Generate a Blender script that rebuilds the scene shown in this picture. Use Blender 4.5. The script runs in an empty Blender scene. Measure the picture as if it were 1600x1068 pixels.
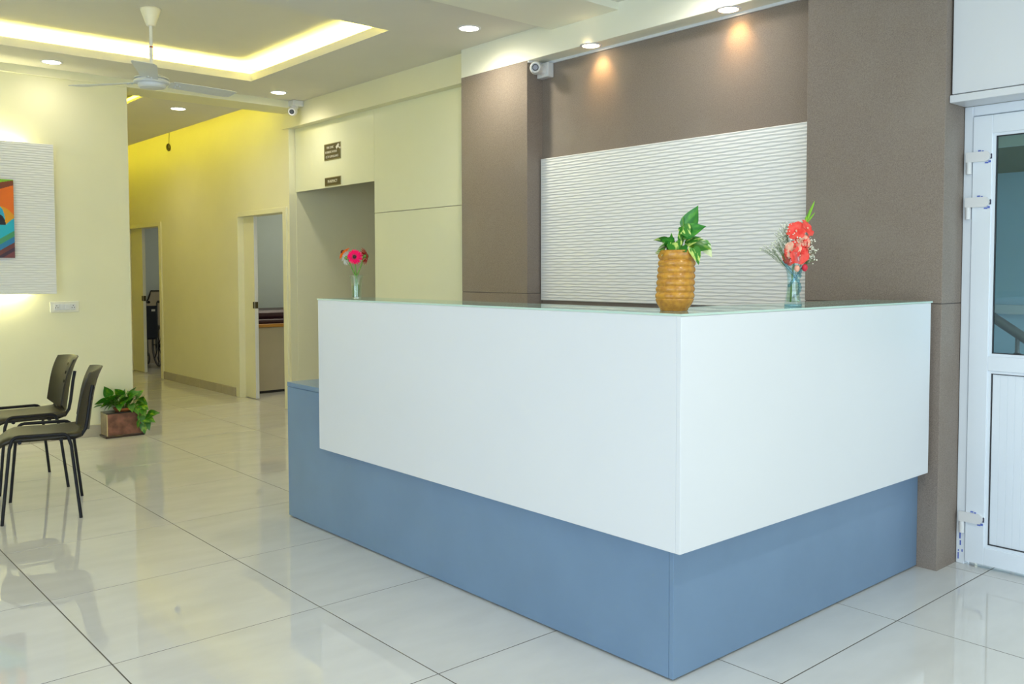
import bpy, math, random
from mathutils import Vector, Matrix, Quaternion
random.seed(7)
S = bpy.context.scene
COL = S.collection
# ------------------------------------------------------------------ camera
YAW, PIT, ROL, EYE = .7174, -.0446, -.0019, 1.345
def cam_axes():
    cy, sy, cp, sp, cr, sr = math.cos(YAW), math.sin(YAW), math.cos(PIT), math.sin(PIT), math.cos(ROL), math.sin(ROL)
    f = Vector((sy*cp, cy*cp, sp)); r = Vector((cy, -sy, 0)); u = r.cross(f)
    return r*cr+u*sr, u*cr-r*sr, f
_r, _u, _f = cam_axes()
cd = bpy.data.cameras.new('camera'); cam = bpy.data.objects.new('camera', cd); COL.objects.link(cam)
cam.matrix_world = Matrix(((_r.x, _u.x, -_f.x, 0), (_r.y, _u.y, -_f.y, 0), (_r.z, _u.z, -_f.z, EYE), (0, 0, 0, 1)))
cd.sensor_fit = 'HORIZONTAL'; cd.sensor_width = 36; cd.lens = 1398.6/1600*36
cd.shift_x = 0; cd.shift_y = -(534-487.13)/1600; cd.clip_start = .05; cd.clip_end = 200
S.camera = cam
RIGHT = Vector((math.cos(YAW), -math.sin(YAW), 0))      # horizontal direction across the view, for posing plants
# ------------------------------------------------------------------ world, daylight, exposure
w = bpy.data.worlds.new('world'); S.world = w; w.use_nodes = True
bg = w.node_tree.nodes['Background']; bg.inputs[0].default_value = (.78, .90, 1, 1); bg.inputs[1].default_value = .7
S.view_settings.view_transform = 'Standard'; S.view_settings.look = 'None'
S.view_settings.gamma = 1; S.view_settings.use_curve_mapping = False
S.view_settings.exposure = 0.46
S.cycles.caustics_reflective = False; S.cycles.caustics_refractive = False
S.cycles.sample_clamp_indirect = 6; S.cycles.max_bounces = 8
def light(name, kind, loc, energy, color, direction=None, **kw):
    d = bpy.data.lights.new(name, kind); d.energy = energy; d.color = color
    for k, v in kw.items(): setattr(d, k, v)
    o = bpy.data.objects.new(name, d); COL.objects.link(o); o.location = loc
    if direction is not None: o.rotation_euler = Vector(direction).to_track_quat('-Z', 'Y').to_euler()
    return o
DAY = (.785, .89, 1.0)
# daylight entering by the two shop-front windows behind the photographer
light('daylight_area', 'AREA', (.3, -2.75, 1.45), 80, DAY, (0, 1, -.3), shape='RECTANGLE', size=5.4, size_y=2.5)
light('daylight_area', 'AREA', (-3.45, .9, 1.45), 98, DAY, (1, 0, -.3), shape='RECTANGLE', size=4.6, size_y=2.5)
light('daylight_area', 'AREA', (5.4, -1.8, 1.3), 110, DAY, (0, 1, 0), shape='RECTANGLE', size=1.8, size_y=2.2)   # added to brighten the stair hall behind the door glass; no window is built there
E_STRIP = 78      # LED cove strips
E_SPOT = 19
LED = (1, .86, .20)
# ------------------------------------------------------------------ materials
def mat(name, color, rough=.5, spec=.5, noise=0, nscale=8, bump=0, bscale=60, metal=0, stretch=None, color2=None, coat=0, **kw):
    m = bpy.data.materials.new(name); m.use_nodes = True; nt = m.node_tree; p = nt.nodes['Principled BSDF']
    p.inputs['Base Color'].default_value = (*color, 1); p.inputs['Roughness'].default_value = rough
    p.inputs['Specular IOR Level'].default_value = spec; p.inputs['Metallic'].default_value = metal
    if coat: p.inputs['Coat Weight'].default_value = coat; p.inputs['Coat Roughness'].default_value = .03
    tc = nt.nodes.new('ShaderNodeTexCoord'); co = tc.outputs['Object']
    if stretch:
        mp = nt.nodes.new('ShaderNodeMapping'); mp.inputs['Scale'].default_value = stretch; nt.links.new(co, mp.inputs['Vector']); co = mp.outputs['Vector']
    n = nt.nodes.new('ShaderNodeTexNoise'); n.inputs['Scale'].default_value = nscale; n.inputs['Detail'].default_value = 5; nt.links.new(co, n.inputs['Vector'])
    r = nt.nodes.new('ShaderNodeValToRGB'); nt.links.new(n.outputs['Fac'], r.inputs['Fac'])
    c2 = color2 or tuple(c*(1-noise) for c in color)
    r.color_ramp.elements[0].position = .35; r.color_ramp.elements[1].position = .65
    r.color_ramp.elements[0].color = (*c2, 1); r.color_ramp.elements[1].color = (*color, 1)
    nt.links.new(r.outputs['Color'], p.inputs['Base Color'])
    if bump:
        b = nt.nodes.new('ShaderNodeBump'); b.inputs['Strength'].default_value = bump; b.inputs['Distance'].default_value = .002
        n2 = nt.nodes.new('ShaderNodeTexNoise'); n2.inputs['Scale'].default_value = bscale; n2.inputs['Detail'].default_value = 3
        nt.links.new(co, n2.inputs['Vector']); nt.links.new(n2.outputs['Fac'], b.inputs['Height']); nt.links.new(b.outputs['Normal'], p.inputs['Normal'])
    return m
def emit(name, color, strength):
    m = bpy.data.materials.new(name); m.use_nodes = True; nt = m.node_tree; nt.nodes.clear()
    e = nt.nodes.new('ShaderNodeEmission'); e.inputs[0].default_value = (*color, 1); e.inputs[1].default_value = strength
    o = nt.nodes.new('ShaderNodeOutputMaterial'); nt.links.new(e.outputs[0], o.inputs[0]); return m
def sheet_glass(name, tint, gloss=.9, rough=0.0, base=0.0):
    m = bpy.data.materials.new(name); m.use_nodes = True; nt = m.node_tree; nt.nodes.clear()
    t = nt.nodes.new('ShaderNodeBsdfTransparent'); t.inputs[0].default_value = (*tint, 1)
    g = nt.nodes.new('ShaderNodeBsdfGlossy'); g.inputs['Roughness'].default_value = rough; g.inputs[0].default_value = (.95, 1, .98, 1)
    lw = nt.nodes.new('ShaderNodeLayerWeight'); lw.inputs[0].default_value = .5        # Schlick reflectance, the same on both sides of the sheet
    pw = nt.nodes.new('ShaderNodeMath'); pw.operation = 'POWER'; pw.inputs[1].default_value = 5; nt.links.new(lw.outputs['Facing'], pw.inputs[0])
    ad = nt.nodes.new('ShaderNodeMath'); ad.operation = 'MULTIPLY_ADD'; ad.use_clamp = True; ad.inputs[1].default_value = gloss; ad.inputs[2].default_value = .04+base; nt.links.new(pw.outputs[0], ad.inputs[0])
    mx = nt.nodes.new('ShaderNodeMixShader'); nt.links.new(ad.outputs[0], mx.inputs[0]); nt.links.new(t.outputs[0], mx.inputs[1]); nt.links.new(g.outputs[0], mx.inputs[2])
    o = nt.nodes.new('ShaderNodeOutputMaterial'); nt.links.new(mx.outputs[0], o.inputs[0]); return m
M = {}
M['cream'] = mat('cream_wall_paint', (.88, .86, .62), .6, .3, noise=.02, nscale=3, bump=.08, bscale=120)
M['ceil'] = mat('ceiling_paint', (.80, .78, .70), .7, .2, noise=.02, nscale=3)
M['laminate'] = mat('cream_laminate', (.84, .86, .66), .28, .5, noise=.015, nscale=3)
M['beam'] = mat('bulkhead_paint', (.92, .92, .78), .55, .3, noise=.02, nscale=3)
M['white'] = mat('white_laminate', (.75, .775, .82), .32, .5, noise=.015, nscale=2)
M['blue'] = mat('blue_grey_laminate', (.172, .275, .425), .34, .5, noise=.06, nscale=4)
M['dark'] = mat('dark_plinth', (.03, .03, .035), .6)
M['grout'] = mat('grout', (.12, .11, .095), .8)
M['skirt'] = mat('skirting_tile', (.50, .46, .37), .25, .5, noise=.08, nscale=10)
M['upvc'] = mat('white_upvc', (.80, .86, .93), .25, .5, noise=.01)
M['bluewall'] = mat('blue_grey_wall', (.60, .68, .68), .6, .3, noise=.02)
M['hallwall'] = mat('stair_hall_wall', (.46, .66, .78), .6, .3, noise=.03)
M['black'] = mat('black_metal', (.010, .010, .013), .4, .25)
M['plastic'] = mat('dark_brown_plastic', (.020, .016, .007), .36, .5, bump=.15, bscale=300)
M['steel'] = mat('brushed_steel', (.20, .21, .22), .35, metal=.8)
M['camwhite'] = mat('white_plastic', (.78, .79, .80), .3, .5)
M['ivory'] = mat('ivory_plastic', (.86, .85, .74), .3, .5)
M['fanwhite'] = mat('fan_white_metal', (.72, .76, .80), .3, .5)
M['lens'] = mat('black_lens', (.005, .005, .008), .05, .8)
M['glass_edge'] = mat('green_glass_edge', (.52, .70, .63), .15, .6)
M['counter_glass'] = sheet_glass('counter_glass', (.95, .985, .97), .85)
M['door_glass'] = sheet_glass('door_glass', (.60, .68, .70), .8)
M['win_glass'] = sheet_glass('window_glass', (.95, .98, .98), .8)
M['terracotta'] = mat('terracotta', (.40, .13, .045), .6, .3, noise=.2, nscale=20)
M['maroon'] = mat('maroon_vinyl', (.045, .014, .025), .4, .5)
M['beige'] = mat('beige_laminate', (.52, .46, .35), .4, .4, noise=.03)
M['orangewood'] = mat('orange_wood_edge', (.55, .26, .05), .4, .4, noise=.2, stretch=(1, 12, 12))
M['navy'] = mat('navy_vinyl', (.02, .026, .045), .45, .4)
M['rubber'] = mat('grey_rubber', (.16, .16, .16), .7)
M['stem'] = mat('green_stem', (.13, .30, .03), .5)
M['sign'] = mat('bronze_sign_plate', (.085, .068, .03), .35, .5, noise=.1)
M['signedge'] = mat('sign_bevel', (.32, .29, .15), .3, .5)
M['signtext'] = mat('sign_white_print', (.75, .75, .68), .5)
M['latch'] = mat('latch_metal', (.10, .085, .05), .35, metal=.7)
M['led'] = emit('led_cove_strip', LED, E_STRIP)
M['led_hot'] = emit('led_corridor_strip', (1, .84, .04), E_STRIP*.17)
M['dl'] = emit('downlight_lens', (1, .90, .72), 14)
M['dl_warm'] = emit('niche_downlight_lens', (1, .72, .42), 14)
# floor tile: polished porcelain with faint veining
def tile_mat():
    m = mat('porcelain_tile', (.70, .70, .68), .012, .5, noise=.07, nscale=3.2, stretch=(1, 2.5, 1))
    nt = m.node_tree; tc = [n for n in nt.nodes if n.type == 'TEX_COORD'][0]; oi = nt.nodes.new('ShaderNodeObjectInfo')
    ad = nt.nodes.new('ShaderNodeVectorMath'); ad.operation = 'MULTIPLY_ADD'; ad.inputs[1].default_value = (37, 23, 0)
    nt.links.new(oi.outputs['Random'], ad.inputs[0]); nt.links.new(tc.outputs['Object'], ad.inputs[2])
    mp = [n for n in nt.nodes if n.type == 'MAPPING'][0]; nt.links.new(ad.outputs[0], mp.inputs['Vector']); return m
M['tile'] = tile_mat()
# grey-brown woven wall cladding with faint rubbed patches
def fabric_mat():
    m = bpy.data.materials.new('grey_brown_woven_cladding'); m.use_nodes = True; nt = m.node_tree; p = nt.nodes['Principled BSDF']
    p.inputs['Roughness'].default_value = .75; p.inputs['Specular IOR Level'].default_value = .25
    tc = nt.nodes.new('ShaderNodeTexCoord')
    def noise(scale, st, detail=2):
        mp = nt.nodes.new('ShaderNodeMapping'); mp.inputs['Scale'].default_value = st; nt.links.new(tc.outputs['Object'], mp.inputs['Vector'])
        n = nt.nodes.new('ShaderNodeTexNoise'); n.inputs['Scale'].default_value = scale; n.inputs['Detail'].default_value = detail; nt.links.new(mp.outputs[0], n.inputs['Vector']); return n.outputs['Fac']
    h = noise(210, (1, 1, 4)); v = noise(210, (4, 4, 1)); c = noise(2.2, (1, 1, 1), 4)
    a = nt.nodes.new('ShaderNodeMath'); a.operation = 'ADD'; nt.links.new(h, a.inputs[0]); nt.links.new(v, a.inputs[1])
    r = nt.nodes.new('ShaderNodeMapRange'); r.inputs[1].default_value = .7; r.inputs[2].default_value = 1.3; nt.links.new(a.outputs[0], r.inputs[0])
    m1 = nt.nodes.new('ShaderNodeMix'); m1.data_type = 'RGBA'; m1.inputs[6].default_value = (.19, .155, .13, 1); m1.inputs[7].default_value = (.35, .292, .25, 1); nt.links.new(r.outputs[0], m1.inputs[0])
    r2 = nt.nodes.new('ShaderNodeMapRange'); r2.inputs[1].default_value = .5; r2.inputs[2].default_value = .8; r2.inputs[4].default_value = .55; nt.links.new(c, r2.inputs[0])
    m2 = nt.nodes.new('ShaderNodeMix'); m2.data_type = 'RGBA'; nt.links.new(r2.outputs[0], m2.inputs[0]); nt.links.new(m1.outputs[2], m2.inputs[6]); m2.inputs[7].default_value = (.34, .30, .26, 1)
    nt.links.new(m2.outputs[2], p.inputs['Base Color'])
    b = nt.nodes.new('ShaderNodeBump'); b.inputs['Strength'].default_value = .25; b.inputs['Distance'].default_value = .001; nt.links.new(a.outputs[0], b.inputs['Height']); nt.links.new(b.outputs[0], p.inputs['Normal'])
    return m
M['fabric'] = fabric_mat()
M['wave'] = mat('white_wave_panel', (.90, .91, .90), .5, .4)
def marble_mat():
    m = mat('red_brown_marble', (.30, .135, .095), .25, .5, nscale=14, color2=(.12, .055, .045)); return m
M['marble'] = marble_mat()
M['ceramic'] = mat('mustard_ceramic', (.60, .30, .035), .22, .5, nscale=55, color2=(.42, .19, .03))
def leaf_mat(name, g1, g2, lo, hi):
    m = bpy.data.materials.new(name); m.use_nodes = True; nt = m.node_tree; p = nt.nodes['Principled BSDF']; p.inputs['Roughness'].default_value = .32
    tc = nt.nodes.new('ShaderNodeTexCoord'); oi = nt.nodes.new('ShaderNodeObjectInfo')
    ad = nt.nodes.new('ShaderNodeVectorMath'); ad.operation = 'MULTIPLY_ADD'; ad.inputs[1].default_value = (13, 7, 5)
    nt.links.new(oi.outputs['Random'], ad.inputs[0]); nt.links.new(tc.outputs['Object'], ad.inputs[2])
    mp = nt.nodes.new('ShaderNodeMapping'); mp.inputs['Scale'].default_value = (1.2, 3, 1); nt.links.new(ad.outputs[0], mp.inputs['Vector'])
    n = nt.nodes.new('ShaderNodeTexNoise'); n.inputs['Scale'].default_value = 1.6; n.inputs['Detail'].default_value = 2; nt.links.new(mp.outputs[0], n.inputs['Vector'])
    r = nt.nodes.new('ShaderNodeValToRGB'); r.color_ramp.elements[0].position = lo; r.color_ramp.elements[1].position = hi
    r.color_ramp.elements[0].color = (*g1, 1); r.color_ramp.elements[1].color = (*g2, 1); nt.links.new(n.outputs['Fac'], r.inputs['Fac'])
    nt.links.new(r.outputs['Color'], p.inputs['Base Color']); return m
M['leaf'] = leaf_mat('variegated_leaf', (.035, .20, .015), (.52, .66, .16), .5, .58)
M['leaf_dark'] = leaf_mat('pothos_leaf', (.03, .17, .008), (.28, .46, .02), .52, .75)
M['leaf_deep'] = leaf_mat('deep_green_leaf', (.02, .18, .02), (.08, .34, .03), .45, .75)
M['leaf_pale'] = leaf_mat('pale_leaf', (.10, .32, .04), (.68, .76, .42), .42, .5)
def glass_mat(name, col, rough=0):
    m = bpy.data.materials.new(name); m.use_nodes = True; p = m.node_tree.nodes['Principled BSDF']
    p.inputs['Base Color'].default_value = (*col, 1); p.inputs['Transmission Weight'].default_value = 1; p.inputs['Roughness'].default_value = rough; p.inputs['IOR'].default_value = 1.45; return m
M['cut_glass'] = sheet_glass('clear_vase_glass', (.93, .965, .92), .4, .12, .06)
M['blue_glass'] = sheet_glass('blue_vase_glass', (.88, .955, .975), .35, .03, .03)
M['blue_glass_deep'] = sheet_glass('blue_vase_lumps', (.60, .82, .90), .4, .05, .05)
M['water'] = sheet_glass('water', (.92, .97, .88), .1)
# ------------------------------------------------------------------ mesh helpers
class MB:
    def __init__(s): s.v = []; s.f = []; s.mi = []; s.sm = []
    def add(s, vs, fs, mi=0, smooth=False):
        o = len(s.v); s.v += [tuple(v) for v in vs]
        for f in fs: s.f.append([i+o for i in f]); s.mi.append(mi); s.sm.append(smooth)
        return s
    def box(s, x0, x1, y0, y1, z0, z1, mi=0, bev=0):
        if bev <= 0:
            vs = [(x, y, z) for z in (z0, z1) for y in (y0, y1) for x in (x0, x1)]
            return s.add(vs, [(0, 2, 3, 1), (4, 5, 7, 6), (0, 1, 5, 4), (2, 6, 7, 3), (0, 4, 6, 2), (1, 3, 7, 5)], mi)
        b = bev; c = [(x0, x1), (y0, y1), (z0, z1)]; vs = []; idx = {}
        for sx in (0, 1):
            for sy in (0, 1):
                for sz in (0, 1):
                    sg = (sx, sy, sz); p = [c[k][sg[k]] for k in range(3)]; inn = [p[k]+(b if sg[k] == 0 else -b) for k in range(3)]
                    for ax in range(3):
                        q = list(inn); q[ax] = p[ax]; idx[(sg, ax)] = len(vs); vs.append(tuple(q))
        fs = []
        for ax in range(3):
            o = [k for k in range(3) if k != ax]
            for sd in (0, 1):
                ring = []
                for a2, b2 in ((0, 0), (1, 0), (1, 1), (0, 1)):
                    sg = [0, 0, 0]; sg[ax] = sd; sg[o[0]] = a2; sg[o[1]] = b2; ring.append(idx[(tuple(sg), ax)])
                fs.append(ring)
        for ax in range(3):                                   # edges along ax
            o = [k for k in range(3) if k != ax]
            for a2 in (0, 1):
                for b2 in (0, 1):
                    s0 = [0, 0, 0]; s0[o[0]] = a2; s0[o[1]] = b2; s1 = list(s0); s1[ax] = 1; s0 = tuple(s0); s1 = tuple(s1)
                    fs.append([idx[(s0, o[0])], idx[(s0, o[1])], idx[(s1, o[1])], idx[(s1, o[0])]])
        for sx in (0, 1):
            for sy in (0, 1):
                for sz in (0, 1): fs.append([idx[((sx, sy, sz), k)] for k in range(3)])
        return s.add(vs, fs, mi)
    def tube(s, pts, r, n=8, mi=0, cap=True, smooth=True, flat=None):
        pts = [Vector(p) for p in pts]; rs = r if isinstance(r, (list, tuple)) else [r]*len(pts); vs = []; up = None
        for i, p in enumerate(pts):
            d = (pts[min(i+1, len(pts)-1)]-pts[max(i-1, 0)]).normalized()
            if up is None: up = Vector((0, 0, 1)) if abs(d.z) < .9 else Vector((1, 0, 0))
            a = d.cross(up).normalized(); b = a.cross(d).normalized(); up = b
            for k in range(n):
                t = 2*math.pi*k/n; vs.append(p+a*math.cos(t)*rs[i]+b*math.sin(t)*rs[i]*(flat or 1))
        fs = [(i*n+k, i*n+(k+1) % n, (i+1)*n+(k+1) % n, (i+1)*n+k) for i in range(len(pts)-1) for k in range(n)]
        s.add(vs, fs, mi, smooth)
        if cap: s.add(vs[:n], [list(range(n))[::-1]], mi); s.add(vs[-n:], [list(range(n))], mi)
        return s
    def lathe(s, prof, n=32, c=(0, 0, 0), mi=0, off=None, smooth=True, wob=None):
        vs = []
        for j, (r, z) in enumerate(prof):
            o = off(z) if off else Vector((0, 0, 0))
            for k in range(n):
                t = 2*math.pi*k/n; rr = r*(wob(t, z) if wob else 1)
                vs.append((c[0]+o.x+rr*math.cos(t), c[1]+o.y+rr*math.sin(t), c[2]+z))
        return s.add(vs, [(j*n+k, j*n+(k+1) % n, (j+1)*n+(k+1) % n, (j+1)*n+k) for j in range(len(prof)-1) for k in range(n)], mi, smooth)
    def disc(s, c, r, n=24, axis=(0, 0, 1), mi=0):
        q = Vector((0, 0, 1)).rotation_difference(Vector(axis)); vs = [Vector(c)+q @ Vector((r*math.cos(2*math.pi*k/n), r*math.sin(2*math.pi*k/n), 0)) for k in range(n)]
        return s.add(vs, [list(range(n))], mi)
    def ball(s, c, r, n=12, m=8, mi=0, sc=(1, 1, 1)):
        c = Vector(c); vs = []
        for j in range(m+1):
            ph = math.pi*j/m
            for k in range(n):
                t = 2*math.pi*k/n; vs.append(c+Vector((r*sc[0]*math.sin(ph)*math.cos(t), r*sc[1]*math.sin(ph)*math.sin(t), r*sc[2]*math.cos(ph))))
        return s.add(vs, [(j*n+k, (j+1)*n+k, (j+1)*n+(k+1) % n, j*n+(k+1) % n) for j in range(m) for k in range(n)], mi, True)
    def torus(s, c, R, r, axis=(0, 0, 1), n=28, m=8, mi=0):
        q = Vector((0, 0, 1)).rotation_difference(Vector(axis)); vs = []
        for i in range(n):
            a = 2*math.pi*i/n
            for j in range(m):
                b = 2*math.pi*j/m; vs.append(Vector(c)+q @ Vector(((R+r*math.cos(b))*math.cos(a), (R+r*math.cos(b))*math.sin(a), r*math.sin(b))))
        return s.add(vs, [(i*m+j, ((i+1) % n)*m+j, ((i+1) % n)*m+(j+1) % m, i*m+(j+1) % m) for i in range(n) for j in range(m)], mi, True)
    def prism(s, poly, fn, d, mi=0):
        """poly (u,v) extruded: fn(u,v,w) -> xyz for w in 0..d"""
        n = len(poly); vs = [fn(u, v, 0) for u, v in poly]+[fn(u, v, d) for u, v in poly]
        return s.add(vs, [list(range(n))[::-1], list(range(n, 2*n))]+[(k, (k+1) % n, n+(k+1) % n, n+k) for k in range(n)], mi)
    def mesh(s, name, *mats):
        me = bpy.data.meshes.new(name); me.from_pydata(s.v, [], s.f); 
        for m in mats: me.materials.append(M[m] if isinstance(m, str) else m)
        me.polygons.foreach_set('material_index', s.mi); me.polygons.foreach_set('use_smooth', s.sm)
        me.validate(); me.update()
        import bmesh as _b
        bm = _b.new(); bm.from_mesh(me); _b.ops.recalc_face_normals(bm, faces=bm.faces); bm.to_mesh(me); bm.free()
        return me
    def obj(s, name, mats, parent=None, **tags):
        if not isinstance(mats, (tuple, list)): mats = (mats,)
        return link(name, s.mesh(name, *mats), parent, **tags)
def link(name, data, parent=None, loc=None, rot=None, scale=None, **tags):
    o = bpy.data.objects.new(name, data); COL.objects.link(o)
    if parent is not None: o.parent = parent
    if loc is not None: o.location = loc
    if rot is not None: o.rotation_euler = rot
    if scale is not None: o.scale = (scale,)*3 if not isinstance(scale, (tuple, list)) else scale
    for k, v in tags.items():
        if v is not None: o[k] = v
    return o
def thing(name, label, category, loc=(0, 0, 0), rotz=0, group=None, kind=None):
    return link(name, None, None, loc, (0, 0, rotz), label=label, category=category, group=group, kind=kind)
def struct(name, mb, mats, label, category):
    return mb.obj(name, mats, None, label=label, category=category, kind='structure')
def text_mesh(body, size, align='CENTER', sx=1):
    c = bpy.data.curves.new('lettering', 'FONT'); c.body = body; c.size = size; c.align_x = align; c.align_y = 'CENTER'; c.extrude = .0006; c.space_character = 1.0
    o = bpy.data.objects.new('lettering_tmp', c); COL.objects.link(o); dg = bpy.context.evaluated_depsgraph_get()
    me = bpy.data.meshes.new_from_object(o.evaluated_get(dg)); bpy.data.objects.remove(o); bpy.data.curves.remove(c)
    for v in me.vertices: v.co.x *= sx
    return me

# ================================================================== dimensions
XP = 4.04                # faces of the clad pillars and the bulkhead
XN = 4.18                # niche back wall, pharmacy laminate
XS = 4.10                # pharmacy soffit
XC = 4.115               # corridor wall
YB = 7.78                # wall with the picture
XE = 2.535               # free end of that wall
ZC, ZL, ZU = 2.95, 3.01, 3.09     # ceiling underside, lip top, tray top
ZH = 2.885               # corridor ceiling and header underside
ZB = 2.75                # bulkhead underside
XL, YF = -3.2, -2.5      # unseen left wall and shop front
YEND = 13.6
# ================================================================== floor
g = MB().box(XL-.3, 6.6, YF-.3, YEND, -.12, -.0009)
floor = struct('floor', g, 'grout', 'pale polished porcelain tile floor with dark grout lines', 'floor')
T = .8; gx0, gy0 = 1.749, 3.184
tm = MB().box(-T/2+.0026, T/2-.0026, -T/2+.0026, T/2-.0026, -.012, 0, bev=.0006).mesh('floor_tile', 'tile')
for i in range(-6, 6):
    for j in range(-7, 13):
        cx, cy = gx0+(i+.5)*T, gy0+(j+.5)*T
        if cx < XE-.4 and cy > YB+.2: continue
        if cx > 4.9 and cy < 7: continue
        link('floor_tile', tm, floor, (cx, cy, 0))
# ================================================================== walls
def wallbox(name, boxes, m, label, bev=0):
    b = MB()
    for x in boxes: b.box(*x, bev=bev)
    return struct(name, b, m, label, 'wall')
wallbox('wall_back', [(XL-.2, XE, YB, YB+.12, -.005, 3.2)], 'cream', 'cream painted wall behind the waiting chairs with the picture panel')
wallbox('wall_left', [(XL-.2, XL, YF, -1.6, -.005, 3.2), (XL-.2, XL, 3.4, YB, -.005, 3.2), (XL-.2, XL, -1.6, 3.4, -.005, .15), (XL-.2, XL, -1.6, 3.4, 2.75, 3.2)], 'cream', 'cream painted side wall with a long window')
wallbox('wall_front', [(XL-.2, -2.6, YF-.2, YF, -.005, 3.2), (3.2, 4.5, YF-.2, YF, -.005, 3.2), (-2.6, 3.2, YF-.2, YF, 2.75, 3.2)], 'cream', 'cream painted shop front wall with a wide glazed opening')
wallbox('wall_corridor_side', [(XE-.12, XE, YB+.12, YEND, -.005, 3.2)], 'cream', 'cream corridor wall behind the picture wall')
wallbox('wall_corridor_end', [(XE-.12, XC, YEND-.1, YEND, -.005, 3.2)], 'cream', 'cream end wall of the corridor')
D1 = (8.115, 9.157, 1.94); D2 = (11.50, 12.74, 1.94)
wallbox('wall_corridor', [(XC, XC+.12, 8.005, D1[0], -.005, 3.2), (XC, XC+.12, D1[1], D2[0], -.005, 3.2), (XC, XC+.12, D2[1], YEND, -.005, 3.2),
        (XC, XC+.12, D1[0], D1[1], D1[2], 3.2), (XC, XC+.12, D2[0], D2[1], D2[2], 3.2)], 'cream', 'yellow lit corridor wall with two doorways')
# rooms behind the corridor and the pharmacy
wallbox('wall_pharmacy_side', [(XN+.01, 6.5, 8.0, 8.06, -.005, 2.72)], 'cream', 'shaded side wall inside the pharmacy opening')
wallbox('wall_pharmacy_back', [(6.5, 6.6, 5.1, 8.06, -.005, 2.72), (XN+.2, 6.5, 5.0, 5.1, -.005, 2.72)], 'cream', 'back wall inside the pharmacy')
struct('ceiling_pharmacy', MB().box(XN+.03, 6.6, 5.0, 8.06, 2.72, 2.78), 'ceil', 'ceiling of the pharmacy room', 'ceiling')
wallbox('wall_consulting_room', [(XC+.12, 7.0, 10.05, 10.15, -.005, 2.9), (7.0, 7.1, 8.06, 10.15, -.005, 2.9)], 'bluewall', 'pale blue grey wall of the consulting room behind the couch')
struct('ceiling_consulting_room', MB().box(XC+.12, 7.1, 8.06, 10.15, 2.9, 2.96), 'ceil', 'ceiling of the consulting room', 'ceiling')
wallbox('wall_wheelchair_room', [(XC+.12, 6.6, 13.6, 13.7, -.005, 2.9), (6.5, 6.6, 10.15, 13.6, -.005, 2.9)], 'bluewall', 'grey wall of the room with the wheelchair')
struct('ceiling_wheelchair_room', MB().box(XC+.12, 6.6, 10.15, 13.7, 2.9, 2.96), 'ceil', 'ceiling of the room with the wheelchair', 'ceiling')
# pharmacy laminate wall: upper panel, tall right panels, separated by thin joints
ph = link('wall_pharmacy', MB().box(XN+.016, XN+.03, 5.1, 6.583, -.005, 2.9).box(XN+.016, XN+.03, 6.583, 8.0, 2.13, 2.9).mesh('wall_pharmacy', 'beige'), None,
          label='cream laminate pharmacy wall with a rectangular serving opening', category='wall', kind='structure')
J = .0025
for (y0, y1, z0, z1) in ((6.58+J, 7.998, 2.125, 2.9), (5.12, 6.58, 1.85+J, 2.9), (5.12, 6.58, 0, 1.85-J)):
    MB().box(XN, XN+.017, y0, y1, z0, z1, bev=.001).obj('laminate_panel', 'laminate', ph)
struct('trim_1', MB().box(XS, XN+.12, 5.1, 8.118, 2.735, 3.0, bev=.002), 'cream', 'cream soffit above the pharmacy panels', 'soffit')
# clad pillars and niche
SEAM = 1.20
def clad(name, x0, x1, y0, y1, z1, label):
    p = link(name, MB().box(x0+.004, x1, y0+.004, y1-.004, 0, z1).mesh(name, 'dark'), None, label=label, category='wall', kind='structure')
    MB().box(x0, x1, y0, y1, -.004, SEAM-.0012, bev=.002).obj('cladding_panel', 'fabric', p)
    MB().box(x0, x1, y0, y1, SEAM+.0012, z1, bev=.002).obj('cladding_panel', 'fabric', p)
clad('wall_pillar_pharmacy', XP, XP+.34, 4.473, 5.187, ZB, 'grey brown clad pillar between pharmacy and niche')
clad('wall_pillar_door', XP, XP+.42, 1.735, 2.407, 3.2, 'tall grey brown clad pillar beside the white door')
struct('wall_niche', MB().box(XN, XN+.12, 2.40, 4.48, -.005, ZB+.1), 'fabric', 'grey brown woven niche wall behind the reception counter', 'wall')
tr = MB().box(XN-.012, XN, 2.407, 4.473, ZB-.016, ZB)
tr.box(XP+.004, XN, 4.46, 4.473, ZB-.012, ZB)
struct('trim_2', tr, 'white', 'rough white filler line along the top of the niche', 'trim')
struct('trim_3', MB().box(XP, XN+.14, 2.408, 5.187, ZB, 3.0, bev=.002), 'beam', 'cream bulkhead beam over the niche with two spotlights', 'bulkhead')
# ceiling with lit tray
TX0, TX1, TY0, TY1 = -1.7, 3.35, 5.08, 7.17
c = MB(); xr = 4.4
zt_ = ZC+.02; c.box(XL, xr, YF, TY0, ZC, zt_); c.box(XL, xr, TY1, YB, ZC, zt_); c.box(XL, TX0, TY0, TY1, ZC, zt_); c.box(TX1, xr, TY0, TY1, ZC, zt_)
u_ = .018
c.box(TX0-u_, TX1+u_, TY1, TY1+u_, zt_, ZL).box(TX0-u_, TX1+u_, TY0-u_, TY0, zt_, ZL).box(TX1, TX1+u_, TY0, TY1, zt_, ZL).box(TX0-u_, TX0, TY0, TY1, zt_, ZL)
ceil = struct('ceiling', c, 'ceil', 'plaster false ceiling with a recessed tray lit by a hidden strip', 'ceiling')
R = .22
MB().box(TX0-R, TX1+R, TY0-R, TY1+R, ZU, ZU+.05).obj('tray_ceiling', 'ceil', ceil)
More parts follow.
